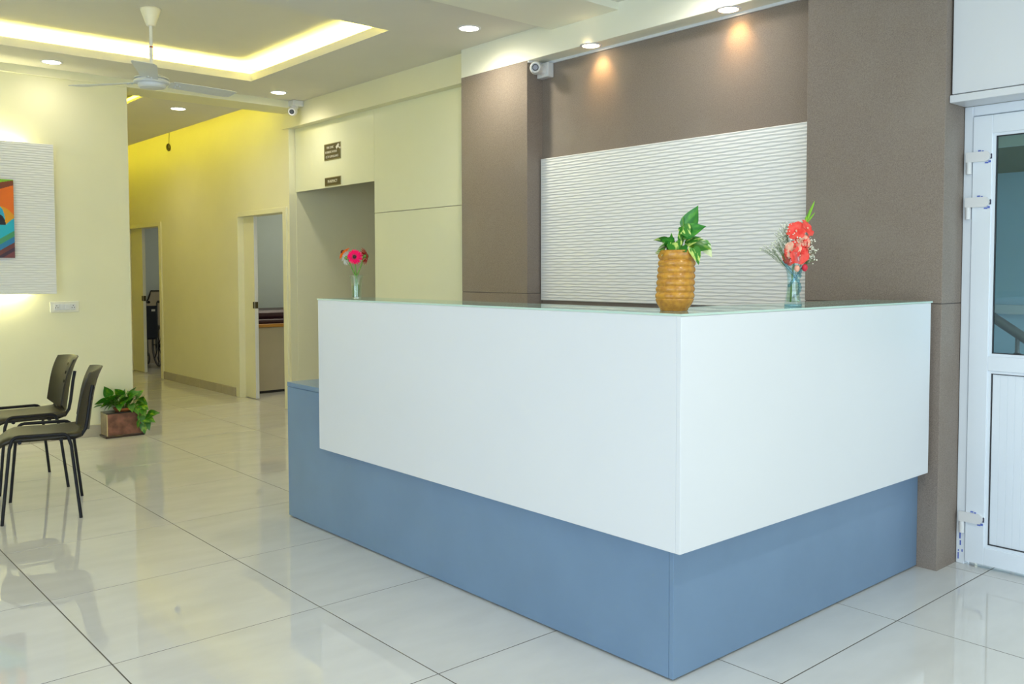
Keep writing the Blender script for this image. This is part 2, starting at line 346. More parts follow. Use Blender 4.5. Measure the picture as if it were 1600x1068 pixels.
MB().box(TX0-R-.03, TX0-R, TY0-R, TY1+R, ZC+.02, ZU).box(TX1+R, TX1+R+.03, TY0-R, TY1+R, ZC+.02, ZU).box(TX0-R, TX1+R, TY0-R-.03, TY0-R, ZC+.02, ZU).box(TX0-R, TX1+R, TY1+R, TY1+R+.03, ZC+.02, ZU).obj('tray_side', 'ceil', ceil)
MB().box(2.2, XP, 3.66, 4.24, ZC-.045, ZC, bev=.002).obj('dropped_panel', 'beam', ceil)
zz = ZC+.024
for bx in ((TX0-.10, TX1+.10, TY1+.06, TY1+.06+.03, zz, zz+.008), (TX0-.1, TX1+.1, TY0-.09, TY0-.06, zz, zz+.008), (TX1+.06, TX1+.09, TY0-.06, TY1+.06, zz, zz+.008)):
    MB().box(*bx).obj('led_strip', 'led', ceil)
MB().box(XL, xr, YF, YB, 3.16, 3.2).obj('slab', 'ceil', ceil)
# header across the corridor mouth, corridor ceiling with side coves
struct('trim_4', MB().box(XL, XC+.1, YB-.02, 8.10, ZH, 3.0, bev=.002), 'cream', 'cream header band across the corridor mouth', 'beam')
cc = struct('ceiling_corridor', MB().box(2.78, 3.69, 8.10, YEND-.1, ZH, ZH+.05), 'ceil', 'low corridor ceiling floating between two yellow light coves', 'ceiling')
MB().box(XE, XC, 8.10, YEND-.1, 3.12, 3.2).obj('cove_top', 'ceil', cc)
MB().box(3.690, 3.695, 8.14, YEND-.2, ZH+.022, ZH+.044).obj('led_strip', 'led_hot', cc)
MB().box(2.775, 2.780, 8.14, YEND-.2, ZH+.022, ZH+.044).obj('led_strip', 'led_hot', cc)
# baseboards
bb = thing('baseboard_corridor', 'grey tile baseboard along the corridor wall', 'baseboard', kind='structure')
ys = [D1[1]+.13, 9.62, 10.28, 10.94, D2[0]-.07]
for a, b in zip(ys[:-1], ys[1:]): MB().box(XC-.012, XC, a+.0015, b-.0015, 0, .095, bev=.002).obj('skirting_tile', 'skirt', bb)
bb = thing('baseboard_back', 'grey tile baseboard under the picture wall', 'baseboard', kind='structure')
x = XE
while x > XL+.1:
    MB().box(max(x-.8, XL)+.0015, x-.0015, YB-.012, YB, 0, .095, bev=.002).obj('skirting_tile', 'skirt', bb); x -= .8
# shop front glazing behind the photographer
def glazing(name, axis, a0, a1, pos, z0, z1, n, label):
    t = thing(name, label, 'window', kind='structure')
    def bx(u0, u1, v0, v1, d=.05): return MB().box(u0, u1, pos-.1-d/2, pos-.1+d/2, v0, v1, bev=.003) if axis == 'y' else MB().box(pos-.1-d/2, pos-.1+d/2, u0, u1, v0, v1, bev=.003)
    for k in range(n+1):
        u = a0+(a1-a0)*k/n; bx(max(u-.03, a0), min(u+.03, a1), z0, z1).obj('mullion', 'upvc', t)
    for k in range(n):
        u0, u1 = a0+(a1-a0)*k/n+.03, a0+(a1-a0)*(k+1)/n-.03
        bx(u0, u1, z0, z0+.06).obj('rail', 'upvc', t); bx(u0, u1, z1-.06, z1).obj('rail', 'upvc', t); bx(u0, u1, z0+.06, z1-.06, .008).obj('pane', 'win_glass', t)
glazing('window_1', 'y', -2.6, 3.2, YF, 0, 2.75, 4, 'wide glazed shop front behind the photographer')
glazing('window_2', 'x', -1.6, 3.4, XL, .15, 2.75, 4, 'long side window left of the photographer')
# ================================================================== white glazed door at the right
XD = 4.24; DY1 = 1.735; DY0 = .80
wallbox('wall_right', [(XD+.02, XD+.12, YF, DY0, -.005, 3.2), (XD-.02, XD+.12, DY0, DY1, 2.09, 3.2), (XD+.13, XD+.25, 1.735, 2.40, -.005, 3.2)], 'cream', 'wall around the white glazed door')
lp = thing('trim_5', 'white boxed panel over the glazed door', 'panel', kind='structure')
MB().box(4.075, 4.235, .5, 1.733, 2.085, 2.118, bev=.002).obj('edge_board', 'white', lp)
MB().box(4.085, 4.235, .5, 1.727, 2.123, 2.95, bev=.002).obj('front_panel', 'white', lp)
MB().box(4.10, 4.225, .52, 1.72, 2.117, 2.125).obj('shadow_gap', 'dark', lp)
d = thing('door_1', 'white plastic door with tall glass pane and ribbed lower panel', 'door', kind='structure')
FL = DY1-.04; LT = 2.04
fr = MB().box(XD-.005, XD+.055, FL, DY1-.002, 0, 2.085, bev=.003); fr.box(XD-.005, XD+.055, DY0, FL, LT, 2.085, bev=.003); fr.box(XD-.005, XD+.055, DY0-.04, DY0, 0, 2.085, bev=.003); fo = fr.obj('door_frame', 'upvc', d)
y0, y1 = DY0+.004, FL-.004
lf = MB(); sw = .082
gz0, gz1, pz0, pz1 = .965, 1.955, .098, .90
for (a, b2, z0, z1) in ((y1-sw, y1, .018, LT-.004), (y0, y0+sw, .018, LT-.004), (y0+sw, y1-sw, gz1, LT-.004), (y0+sw, y1-sw, pz1, gz0), (y0+sw, y1-sw, .018, pz0)):
    lf.box(XD-.012, XD+.045, a, b2, z0, z1, bev=.002)
leaf = lf.obj('door_leaf', 'upvc', d)
be = MB(); bw = .012
for (z0, z1) in ((gz0, gz1), (pz0, pz1)):
    a, b2 = y0+sw, y1-sw
    be.box(XD-.004, XD+.02, b2-bw, b2, z0, z1).box(XD-.004, XD+.02, a, a+bw, z0, z1).box(XD-.004, XD+.02, a+bw, b2-bw, z0, z0+bw).box(XD-.004, XD+.02, a+bw, b2-bw, z1-bw, z1)
be.obj('glazing_bead', 'upvc', leaf)
ga = MB()
for (z0, z1) in ((gz0+bw, gz1-bw), (pz0+bw, pz1-bw)):
    a, b2 = y0+sw+bw, y1-sw-bw; k = .004
    ga.box(XD+.002, XD+.012, b2-k, b2, z0, z1).box(XD+.002, XD+.012, a, a+k, z0, z1).box(XD+.002, XD+.012, a+k, b2-k, z0, z0+k).box(XD+.002, XD+.012, a+k, b2-k, z1-k, z1)
ga.obj('gasket', 'dark', leaf)
MB().box(XD+.006, XD+.012, y0+sw+bw+.004, y1-sw-bw-.004, gz0+bw+.004, gz1-bw-.004).obj('glass_pane', 'door_glass', leaf)
a = y0+sw+bw+.004; n = 22; wd = (y1-sw-bw-.004-a)/n
for k in range(n):
    MB().box(XD+.006, XD+.016, a+k*wd+.0001, a+(k+1)*wd-.0001, pz0+bw+.004, pz1-bw-.004, bev=.0012).obj('panel_slat', 'upvc', leaf)
M['filmblue'] = mat('blue_film_print', (.10, .16, .55), .5)
M['filmgap'] = mat('dark_gap', (.05, .05, .09), .5)
for hz in (1.855, 1.653, .224):
    hg = link('hinge', None, d, (XD-.014, 1.668, hz))
    poly = [(-.048, -.022), (.035, -.022)]+[(.035+.022*math.sin(t)*.9, -.022*math.cos(t)) for t in (math.pi*k/8 for k in range(1, 8))]+[(.035, .022), (-.048, .022)]
    MB().prism(poly, lambda u, v, w_: (-.012+w_, -u, v), .014).obj('hinge_plate', 'camwhite', hg)
    MB().tube([(-.004, .036, -.075), (-.004, .036, -.022)], .0115, 14).obj('hinge_pin', 'camwhite', hg)
    fm = MB().prism([(.045, -.012), (.060, -.012), (.060, .008), (.056, .012)], lambda u, v, w_: (-.0005+w_, -u, v), .0012)
    fm.obj('torn_film', 'filmgap', hg)
    fb = MB()
    for (u, v, a2, b2) in ((.0, .024, .012, .006), (.016, .022, .008, .005), (.03, -.031, .014, .006), (.045, -.028, .010, .009)): fb.box(-.0004, .0008, -u-a2, -u, v, v+b2)
    fb.obj('torn_film', 'filmblue', hg)
fb = MB()
for (v, a2, b2, o) in ((.115, .006, .030, .017), (.085, .006, .022, .019), (.055, .005, .012, .028), (.055, .004, .009, .012), (.02, .005, .03, .011)): fb.box(XD-.0062, XD-.005, DY1-o-a2, DY1-o, v, v+b2)
fb.obj('film_print', 'filmblue', d, label='torn blue printed protective film on the frame')
# stair hall outside the glazed door
wallbox('wall_stair_hall', [(6.45, 6.55, -2.0, 3.3, -.6, 3.2), (XD+.25, 6.45, 3.2, 3.3, -.6, 3.2)], 'hallwall', 'blue grey stair hall wall seen through the door glass')
struct('floor_stair_hall', MB().box(4.95, 6.5, -2.0, 3.3, -.1, -.005), 'grout', 'floor of the stair hall', 'floor')
struct('ceiling_stair_hall', MB().box(XD+.12, 6.55, -2.0, 3.3, 2.6, 2.7), 'ceil', 'ceiling of the stair hall', 'ceiling')
M['concrete'] = mat('olive_concrete', (.20, .21, .15), .7, noise=.15)
struct('trim_6', MB().box(5.0, 6.45, 1.2, 3.2, 2.00, 2.12, 0), 'concrete', 'landing slab seen through the door glass', 'slab')
struct('trim_7', MB().box(4.98, 5.0, 1.2, 3.2, 1.985, 2.3), 'bluewall', 'pale landing edge seen through the door glass', 'edge')
MB().box(4.974, 4.98, 1.64, 1.86, 2.06, 2.14).obj('notice', mat('yellow_print', (.65, .5, .03), .5), None, label='yellow notice on the landing edge beyond the door glass', category='notice')
struct('trim_8', MB().box(6.40, 6.45, -2, 3.2, 1.06, 1.12), 'bluewall', 'dado ledge on the stair hall wall', 'ledge')
hr = thing('stair_handrail', 'steel stair handrail beyond the door glass', 'handrail', (5.2, 0, 0))
P0, P1 = Vector((0, 2.6, 1.52)), Vector((0, .6, .195))
MB().tube([P0, P1], .026, 14).obj('rail', 'steel', hr)
for t in (.12, .385, .65, .9):
    p = P0.lerp(P1, t); MB().tube([p+Vector((0, 0, -.02)), p+Vector((0, 0, -.13))], .012, 8).ball(p+Vector((0, 0, -.13)), .03).obj('bracket', 'steel', hr)
    MB().tube([(0, p.y, 0), p+Vector((0, 0, -.12))], .012, 8).obj('baluster', 'steel', hr)
MB().tube([P0+Vector((.04, 0, -.30)), P1+Vector((.04, 0, -.15))], .01, 8).obj('mid_rail', 'steel', hr)
# ================================================================== corridor sliding doors
def sliding(name, D, leaf_y, label):
    t = thing(name, label, 'door', kind='structure'); y0, y1, zt = D
    tr = .07; f = .03
    MB().box(XC-.018, XC+.125, y1-.004, y1+tr, 0, zt+.045, bev=.002).obj('door_trim', 'cream', t)
    MB().box(XC-.018, XC+.125, y0-tr, y0+.004, 0, zt+.045, bev=.002).obj('door_trim', 'cream', t)
    MB().box(XC-.018, XC+.125, y0+.004, y1-.004, zt-.004, zt+.045, bev=.002).obj('door_trim', 'cream', t)
    lf = MB().box(XC+.05, XC+.085, leaf_y, y1-.004, .006, zt-.005, bev=.0015).obj('door_leaf', 'cream', t)
    MB().box(XC+.048, XC+.087, leaf_y-.004, leaf_y, .006, zt-.005, bev=.001).obj('edge_strip', 'camwhite', lf)
    z = 1.0
    MB().box(XC+.040, XC+.050, leaf_y+.004, leaf_y+.030, z-.035, z+.035, bev=.003).box(XC+.05, XC+.084, leaf_y-.008, leaf_y-.004, z-.035, z+.035, bev=.001).obj('latch', 'latch', lf)
sliding('door_2', D1, 8.905, 'cream sliding door half drawn before the couch room')
sliding('door_3', D2, 12.30, 'cream sliding door half drawn before the wheelchair room')
# ================================================================== reception counter
CX, CY, CE = 2.29, 1.825, 4.505       # base planes and free end
WX, WY, WE, WR = 2.235, 1.757, 4.055, 3.985
IX, IY = 2.535, 2.08                  # inner edges of the top
Z0, Z1 = .45, 1.205
ct = thing('reception_counter', 'white L-shaped reception counter with blue grey base and glass top', 'counter', (CX, CY, 0))
def cp(mb, name, mats, **k):
    o = mb.obj(name, mats, ct, **k); o.matrix_parent_inverse = Matrix.Translation((-CX, -CY, 0)); return o
cp(MB().box(CX+.02, IX-.05, CY+.02, CE-.02, 0, .02).box(IX-.05, XP-.004, CY+.02, IY-.05, 0, .02), 'plinth', 'dark', label='dark recessed plinth')
cp(MB().prism([(CY+.0185, .007), (CE-.018, .007), (CE-.018, .7185), (WE+.001, .7185), (WE+.001, Z0+.05), (CY+.0185, Z0+.05)], lambda u, v, w_: (CX+w_, u, v), .018), 'front_base_panel', 'blue')
cp(MB().box(CX, XP-.002, CY, CY+.018, .007, Z0+.05, bev=.001), 'side_base_panel', 'blue')
cp(MB().box(CX, 2.95, CE-.018, CE, .007, .7185, bev=.001), 'end_base_panel', 'blue')
cp(MB().box(CX-.001, 2.95, WE+.003, CE+.001, .72, .745, bev=.0015), 'desk_top', 'blue')
cp(MB().box(IX+.002, 2.95, IY+.1, WE+.003, .72, .745, bev=.0015), 'work_surface', 'blue')
cp(MB().box(WX, WX+.018, WY+.0185, WE, Z0, Z1, bev=.001), 'white_front_panel', 'white')
cp(MB().box(WX, WR, WY, WY+.018, Z0, Z1, bev=.001), 'white_side_panel', 'white')
cp(MB().box(IX-.018, IX, IY-.018, WE, .45, Z1).box(IX, WR, IY-.018, IY, .45, Z1), 'inner_panel', 'white')
cp(MB().box(WX+.018, IX-.018, WE-.018, WE-.0005, Z0, Z1, bev=.001), 'end_panel', 'white')
cp(MB().box(WR-.018, WR, WY+.018, IY-.018, Z0, Z1, bev=.001), 'end_panel', 'white')
cp(MB().box(WX+.018, IX-.018, WY+.018, WE-.018, Z0, Z0+.018).box(IX-.018, WR-.018, WY+.018, IY-.018, Z0, Z0+.018), 'bottom_board', 'white')
cp(MB().box(WX+.018, IX-.018, WY+.018, WE-.018, Z1-.02, Z1).box(IX-.018, WR-.018, WY+.018, IY-.018, Z1-.02, Z1), 'top_board', 'white')
def lshape(x0, x1, xr, y0, y1, ye, z0, z1):
    m = MB(); P = [(x0, y0), (xr, y0), (xr, y1), (x1, y1), (x1, ye), (x0, ye)]; n = 6
    vs = [(x, y, z0) for x, y in P]+[(x, y, z1) for x, y in P]
    m.add(vs, [[0, 1, 2, 3][::-1], [0, 3, 4, 5][::-1], [6, 7, 8, 9], [6, 9, 10, 11]], 0)
    m.add(vs, [(k, (k+1) % n, n+(k+1) % n, n+k) for k in range(n)], 1); return m
ZG = Z1+.008
cp(lshape(WX-.002, IX+.004, WR+.012, WY-.002, IY+.004, WE+.006, Z1+.001, ZG), 'glass_top', ('counter_glass', 'glass_edge'), label='clear glass sheet with green edge')
# ================================================================== rippled panels and picture
def wave_panel(name, fn, wd, ht, label, amp=.0034, pitch=.0185):
    """fn(u,v,d): u along, v up, d proud of the wall"""
    nv = int(ht/pitch*8); nu = int(wd/.015); vs = []
    for j in range(nv+1):
        v = ht*j/nv
        for i in range(nu+1):
            u = wd*i/nu
            ph = 1.15*math.sin(2*math.pi*u/.16+.9*math.sin(v*9))*math.cos(math.pi*v/pitch)+.2*math.sin(2*math.pi*u/.6+v*13)
            edge = min(1, min(u, wd-u, v, ht-v)/.004)
            vs.append(fn(u, v, .018+edge*amp*(.5+.5*math.sin(2*math.pi*v/pitch+ph))))
    m = MB(); k = nu+1
    m.add(vs, [(j*k+i, j*k+i+1, (j+1)*k+i+1, (j+1)*k+i) for j in range(nv) for i in range(nu)], 0, True)
    bd = [fn(0, 0, 0), fn(wd, 0, 0), fn(wd, ht, 0), fn(0, ht, 0), fn(0, 0, .018), fn(wd, 0, .018), fn(wd, ht, .018), fn(0, ht, .018)]
    m.add(bd, [(0, 1, 2, 3), (0, 1, 5, 4), (1, 2, 6, 5), (2, 3, 7, 6), (3, 0, 4, 7)])
    return m.obj(name, 'wave', None, label=label, category='wall panel')
wave_panel('ripple_panel', lambda u, v, d: (XN-.008-d, 4.462-u, 1.154+v), 4.462-2.409, 2.106-1.154, 'wide white rippled panel on the niche wall behind the counter')
PZ0, PZ1, PX1, PX0 = 1.18, 2.35, 1.943, -.35
rp = wave_panel('ripple_panel', lambda u, v, d: (PX0+u, YB-.055-d, PZ0+v), PX1-PX0, PZ1-PZ0, 'white rippled backlit panel holding the painting')
M['panel_led'] = emit('panel_led', (1, .93, .50), 100)
for z in (PZ0+.05, PZ1-.06): MB().box(PX0+.1, PX1-.22, YB-.045, YB-.032, z, z+.01).obj('led_strip', 'panel_led', rp)
for z in (PZ0+.2, PZ1-.24): MB().box(PX0+.3, PX1-.3, YB-.055, YB-.001, z, z+.04).obj('batten', 'white', rp)
# abstract painting: colour fields by height and curve, printed on a canvas block
def paint_col(u, v):
    """u 0..1 left-right, v 0..1 bottom-top; the fields are laid out on a grid whose x runs 0..78 over the right tenth"""
    x = (u-.895)/.105*78; t = 455*(1-v)
    if t < 20-.2*x: return (.16, .45, .02)
    if t < 60-.35*x: return (.20, .045, .02)
    if x < 32 and (x/32)**2+((t-263)/58)**2 < 1 and t < 265: return (.012, .008, .02)
    if x < 30 and (x/30)**2+((t-250)/92)**2 < 1 and t < 265: return (.03, .42, .66)
    arc = 157+.0085*max(x, 0)**2 if x > -200 else 157
    if t < arc: return (.84, .17, .008)
    if t < 265-.9*max(0, x-30): return (.80, .36, .015)
    k = t+.62*x
    if k < 345: return (.015, .42, .64)
    if k < 378: return (.06, .30, .16)
    if k < 412: return (.015, .17, .45)
    if k < 440: return (.16, .045, .05)
    if k < 462: return (.05, .025, .06)
    return (.17, .045, .07)
def painting():
    w_, h_ = .95, .595; nu, nv = 230, 150; x1, z0, yf = 1.648, 1.46, YB-.105
    m = MB(); vs = [(x1-w_+w_*i/nu, yf, z0+h_*j/nv) for j in range(nv+1) for i in range(nu+1)]; k = nu+1
    m.add(vs, [(j*k+i, j*k+i+1, (j+1)*k+i+1, (j+1)*k+i) for j in range(nv) for i in range(nu)])
    a, b = x1-w_, x1; y2 = YB-.079
    bd = [(a, yf, z0), (b, yf, z0), (b, yf, z0+h_), (a, yf, z0+h_), (a, y2, z0), (b, y2, z0), (b, y2, z0+h_), (a, y2, z0+h_)]
    m.add(bd, [(0, 1, 5, 4), (1, 2, 6, 5), (2, 3, 7, 6), (3, 0, 4, 7), (4, 5, 6, 7)])
    mt = mat('painted_canvas', (1, 1, 1), .35, .4); nt = mt.node_tree; at = nt.nodes.new('ShaderNodeAttribute'); at.attribute_name = 'paint'
    nt.links.new(at.outputs['Color'], nt.nodes['Principled BSDF'].inputs['Base Color'])
    me = m.mesh('painting', mt); ca = me.color_attributes.new('paint', 'FLOAT_COLOR', 'CORNER')
    for p in me.polygons:
        cpt = p.center; col = paint_col((cpt.x-a)/w_, (cpt.z-z0)/h_)
        if p.index >= nu*nv: col = (.12, .04, .08)
        for li in p.loop_indices: ca.data[li].color = (*col, 1)
    t = link('painting', me, None, label='bright orange and blue abstract painting on the rippled panel', category='painting'); return t
painting()
# ================================================================== small wall fittings
sp = thing('switch_plate', 'white socket and switch plate below the backlit panel', 'switch plate', (2.015, YB, 1.073))
MB().box(-.108, .108, -.012, 0, -.044, .044, bev=.004).obj('plate', 'ivory', sp)
MB().box(-.082, .082, -.016, -.012, -.026, .026, bev=.002).obj('module_frame', 'camwhite', sp)
for x, wd, nm in ((-.061, .038, 'socket'), (-.020, .036, 'switch'), (.020, .036, 'switch'), (.061, .038, 'socket')):
    o = MB().box(x-wd/2, x+wd/2, -.020, -.016, -.023, .023, bev=.002).obj(nm, 'camwhite', sp)
    if nm == 'socket': 
        h_ = MB()
        for dx, dz in ((0, .010), (-.009, -.006), (.009, -.006)): h_.disc((x+dx, -.0205, dz), .0035, 10, (0, -1, 0))
        h_.obj('socket_hole', 'dark', o)
def sign(name, yl, yr, zt, zb, lines, label, icon=False):
    t = thing(name, label, 'sign', (XN, (yl+yr)/2, (zt+zb)/2)); w_, h_ = yl-yr, zt-zb
    MB().box(-.006, 0, -w_/2, w_/2, -h_/2, h_/2, bev=.003).obj('bevelled_edge', 'signedge', t)
    MB().box(-.0072, -.005, -w_/2+.008, w_/2-.008, -h_/2+.007, h_/2-.007).obj('plate', 'sign', t)
    for (body, dy, z, size, sx) in lines:
        me = text_mesh(body, size, 'CENTER', sx); me.materials.append(M['signtext'])
        o = link('lettering', me, t); o.matrix_local = Matrix(((0, 0, -1, -.0078), (-1, 0, 0, dy), (0, 1, 0, z), (0, 0, 0, 1)))
    if icon:
        cm = MB(); R2 = Matrix.Rotation(math.radians(32), 2)
        def fn(u, v, w_): p = R2 @ Vector((u, v)); return (-.0074-w_, -(.100+p.x), .040+p.y)
        cm.prism([(-.03, -.013), (.022, -.013), (.030, .0), (.022, .013), (-.03, .013)], fn, .0012)
        cm.prism([(.0, -.014), (.010, -.014), (.034, -.042), (.020, -.042)], fn, .0012); cm.prism([(.018, -.05), (.04, -.05), (.04, -.036), (.018, -.036)], fn, .0012)
        cm.obj('camera_symbol', 'signtext', t)
sign('surveillance_sign', 7.425, 7.13, 2.524, 2.372, [('THIS CLINIC', .034, .038, .029, .82), ('IS UNDER 24 HOUR', .016, -.004, .029, .82), ('CCTV SURVEILLANCE', 0, -.046, .029, .82)],
     'square bronze surveillance notice with camera symbol above the pharmacy opening', True)
sign('pharmacy_sign', 7.42, 7.13, 2.217, 2.137, [('PHARMACY', 0, 0, .040, .82)], 'small bronze PHARMACY sign just over the opening')
def cctv(base_m, label, ball, look, group='security cameras'):
    t = thing('security_camera', label, 'camera', (0, 0, 0)); bx = base_m
    mb = MB().box(*bx, bev=.004); mb.obj('junction_box', 'camwhite', t)
    b = Vector(ball); lk = Vector(look).normalized(); c0 = Vector(((bx[0]+bx[1])/2, (bx[2]+bx[3])/2, (bx[4]+bx[5])/2))
    MB().tube([c0, b], [.034, .03], 16).obj('neck', 'camwhite', t)
    MB().ball(b, .043, 20, 14).obj('dome', 'camwhite', t)
    h = MB().tube([b+lk*.02, b+lk*.048], [.040, .034], 20).torus(b+lk*.046, .030, .005, lk); ho = h.obj('lens_ring', 'camwhite', t)
    MB().disc(b+lk*.0495, .022, 20, lk).torus(b+lk*.049, .019, .003, lk).obj('lens', 'lens', ho)
cctv((3.99, 4.098, 7.66, 7.765, 2.895, 2.948), 'white dome camera in the corner over the pharmacy wall', (4.0, 7.69, 2.845), (-.6, -.75, -.25))
cctv((4.125, 4.178, 4.36, 4.47, 2.64, 2.735), 'white dome camera in the top corner of the niche', (4.055, 4.40, 2.69), (-.72, -.62, -.12))
cb = thing('cable_coil', 'small loop of cable hanging high on the corridor wall', 'cable', (XC-.012, 11.1, 2.885))
cm = MB()
for k in range(4): cm.torus((-.002*k, .006*math.sin(k*2), .006*math.cos(k)), .034+.003*k, .004, (1, .12*(k-1.5), .1), 22, 6)
cm.obj('coil', mat('olive_cable', (.12, .10, .03), .5), cb)
MB().tube([(0, 0, .035), (.005, .005, .12), (.008, 0, .20)], .003, 6).obj('lead', 'rubber', cb)
# ceiling downlights
def downlight(x, y, z, label, warm=False, energy=30, spot=3.0, blend=1, col=(1, .93, .74)):
    t = thing('downlight', label, 'downlight', (x, y, z)); r = .052 if warm else .062
    MB().lathe([(r, -.001), (r+.006, -.006), (r+.016, -.004), (r+.018, 0)], 28).obj('trim_ring', 'camwhite', t)
    MB().disc((0, 0, -.0035), r, 28, (0, 0, -1)).obj('lens', 'dl_warm' if warm else 'dl', t)
    light('spot', 'SPOT', (x, y, z-.03), energy, (1, .55, .20) if warm else col, (.8, 0, -1) if warm else (0, 0, -1), spot_size=spot, spot_blend=blend, shadow_soft_size=.02 if warm else .05)
downlight(1.894, 7.50, ZC, 'round ceiling downlight nearest the picture wall', energy=E_SPOT*.16)
downlight(3.739, 7.45, ZC, 'round ceiling downlight next to the corner camera', energy=E_SPOT*.75)
downlight(3.720, 4.688, ZC, 'round ceiling downlight before the bulkhead beam', energy=E_SPOT*1.3)
downlight(3.221, 8.46, ZH, 'round downlight in the corridor ceiling', energy=E_SPOT*.6)
downlight(4.075, 3.92, ZB, 'niche spotlight beside the niche camera', True, energy=3.4, spot=1.5, blend=1)
downlight(4.08, 2.905, ZB, 'niche spotlight nearer the tall pillar', True, energy=3.4, spot=1.5, blend=1)
downlight(.2, 2.2, ZC, 'added unseen ceiling downlight above the photographer', energy=E_SPOT*.7, col=(1, .97, .92))  # added out of view to brighten the floor and walls
downlight(3.74, 2.95, ZC, 'added unseen ceiling downlight above the counter front', energy=E_SPOT*.7, col=(1, .97, .92))  # added out of view, set close to the beam to brighten it
downlight(1.9, 3.6, ZC, 'added unseen ceiling downlight above the open floor', energy=E_SPOT*.35)  # unseen lamp, added as extra light on the open floor
downlight(2.0, .5, ZC, 'added unseen ceiling downlight before the glazed door', energy=E_SPOT*2.6, col=(1, .97, .92))  # unseen lamp, added to lift the floor at the right
downlight(-.9, 3.9, ZC, 'added unseen ceiling downlight near the side window', energy=E_SPOT*.6)  # unseen lamp, added for general room brightness
downlight(3.221, 10.6, ZH, 'added unseen downlight farther down the corridor', energy=E_SPOT*.5)  # added behind the picture wall to brighten the corridor
downlight(5.4, 9.0, 2.9, 'added unseen downlight in the consulting room ceiling', energy=34, spot=2.8)  # hidden lamp, added to light the room past the doorway
downlight(5.4, 6.6, 2.72, 'added unseen downlight in the pharmacy ceiling', energy=7, spot=2.8)  # hidden lamp, added to brighten the inside of the serving opening
downlight(5.3, 12.2, 2.9, 'added unseen downlight in the wheelchair room ceiling', energy=25, spot=2.8)  # hidden lamp, added so the wheelchair is lit
# ================================================================== ceiling fan
FX, FY = 2.150, 6.10
fan = thing('ceiling_fan', 'white three-bladed ceiling fan hanging from the tray', 'fan', (FX, FY, ZU))
MB().lathe([(.001, 0), (.066, 0), (.064, -.012), (.030, -.105), (.026, -.115), (.001, -.115)], 24).obj('canopy', 'ivory', fan)
MB().tube([(0, 0, -.11), (0, 0, -.45)], .0115, 12).obj('down_rod', 'camwhite', fan)
MB().tube([(0, 0, -.247), (0, 0, -.255)], .0125, 12).obj('rod_band', mat('red_band', (.3, .03, .03), .4), fan)
hb = MB().lathe([(.001, -.43), (.05, -.434), (.080, -.442), (.106, -.454), (.112, -.462), (.096, -.465), (.096, -.473), (.113, -.476), (.115, -.484), (.110, -.491), (.088, -.495), (.086, -.512), (.078, -.520), (.04, -.527), (.001, -.529)], 32, smooth=False)
hb.obj('motor_housing', 'fanwhite', fan)
toward = math.atan2(-FY, -FX)
blade = MB(); nb = 12
vs = []
for k in range(nb+1):
    s = k/nb; r = .13+.46*s; wv = .052+.024*s**.7; tw = -math.radians(11-4*s); sw_ = .02*s
    if k == nb: wv *= .8
    for e in (-1, 1): vs += [(r, e*wv*math.cos(tw)+sw_, -.478+e*wv*math.sin(tw)), (r, e*wv*math.cos(tw)+sw_, -.481+e*wv*math.sin(tw))]
fs = []
for k in range(nb):
    a = k*4; b = a+4; fs += [(a, a+2, b+2, b), (a+1, b+1, b+3, a+3), (a, b, b+1, a+1), (a+2, a+3, b+3, b+2)]
fs += [(0, 1, 3, 2), (nb*4, nb*4+2, nb*4+3, nb*4+1)]
blade.add(vs, fs); bme = blade.mesh('blade', 'fanwhite')
arm = MB().prism([(.085, -.018), (.20, -.032), (.215, 0), (.20, .032), (.085, .018)], lambda u, v, w_: (u, v, -.474-w_-v*.2), .006)
for (rx, ry) in ((.165, -.016), (.165, .016), (.19, 0)): arm.ball((rx, ry, -.482-ry*.2), .006, 8, 6)
ame = arm.mesh('blade_arm', 'fanwhite')
for k in range(3):
    b = link('blade', bme, fan, rot=(0, 0, toward-.11+k*2*math.pi/3)); link('blade_arm', ame, b)
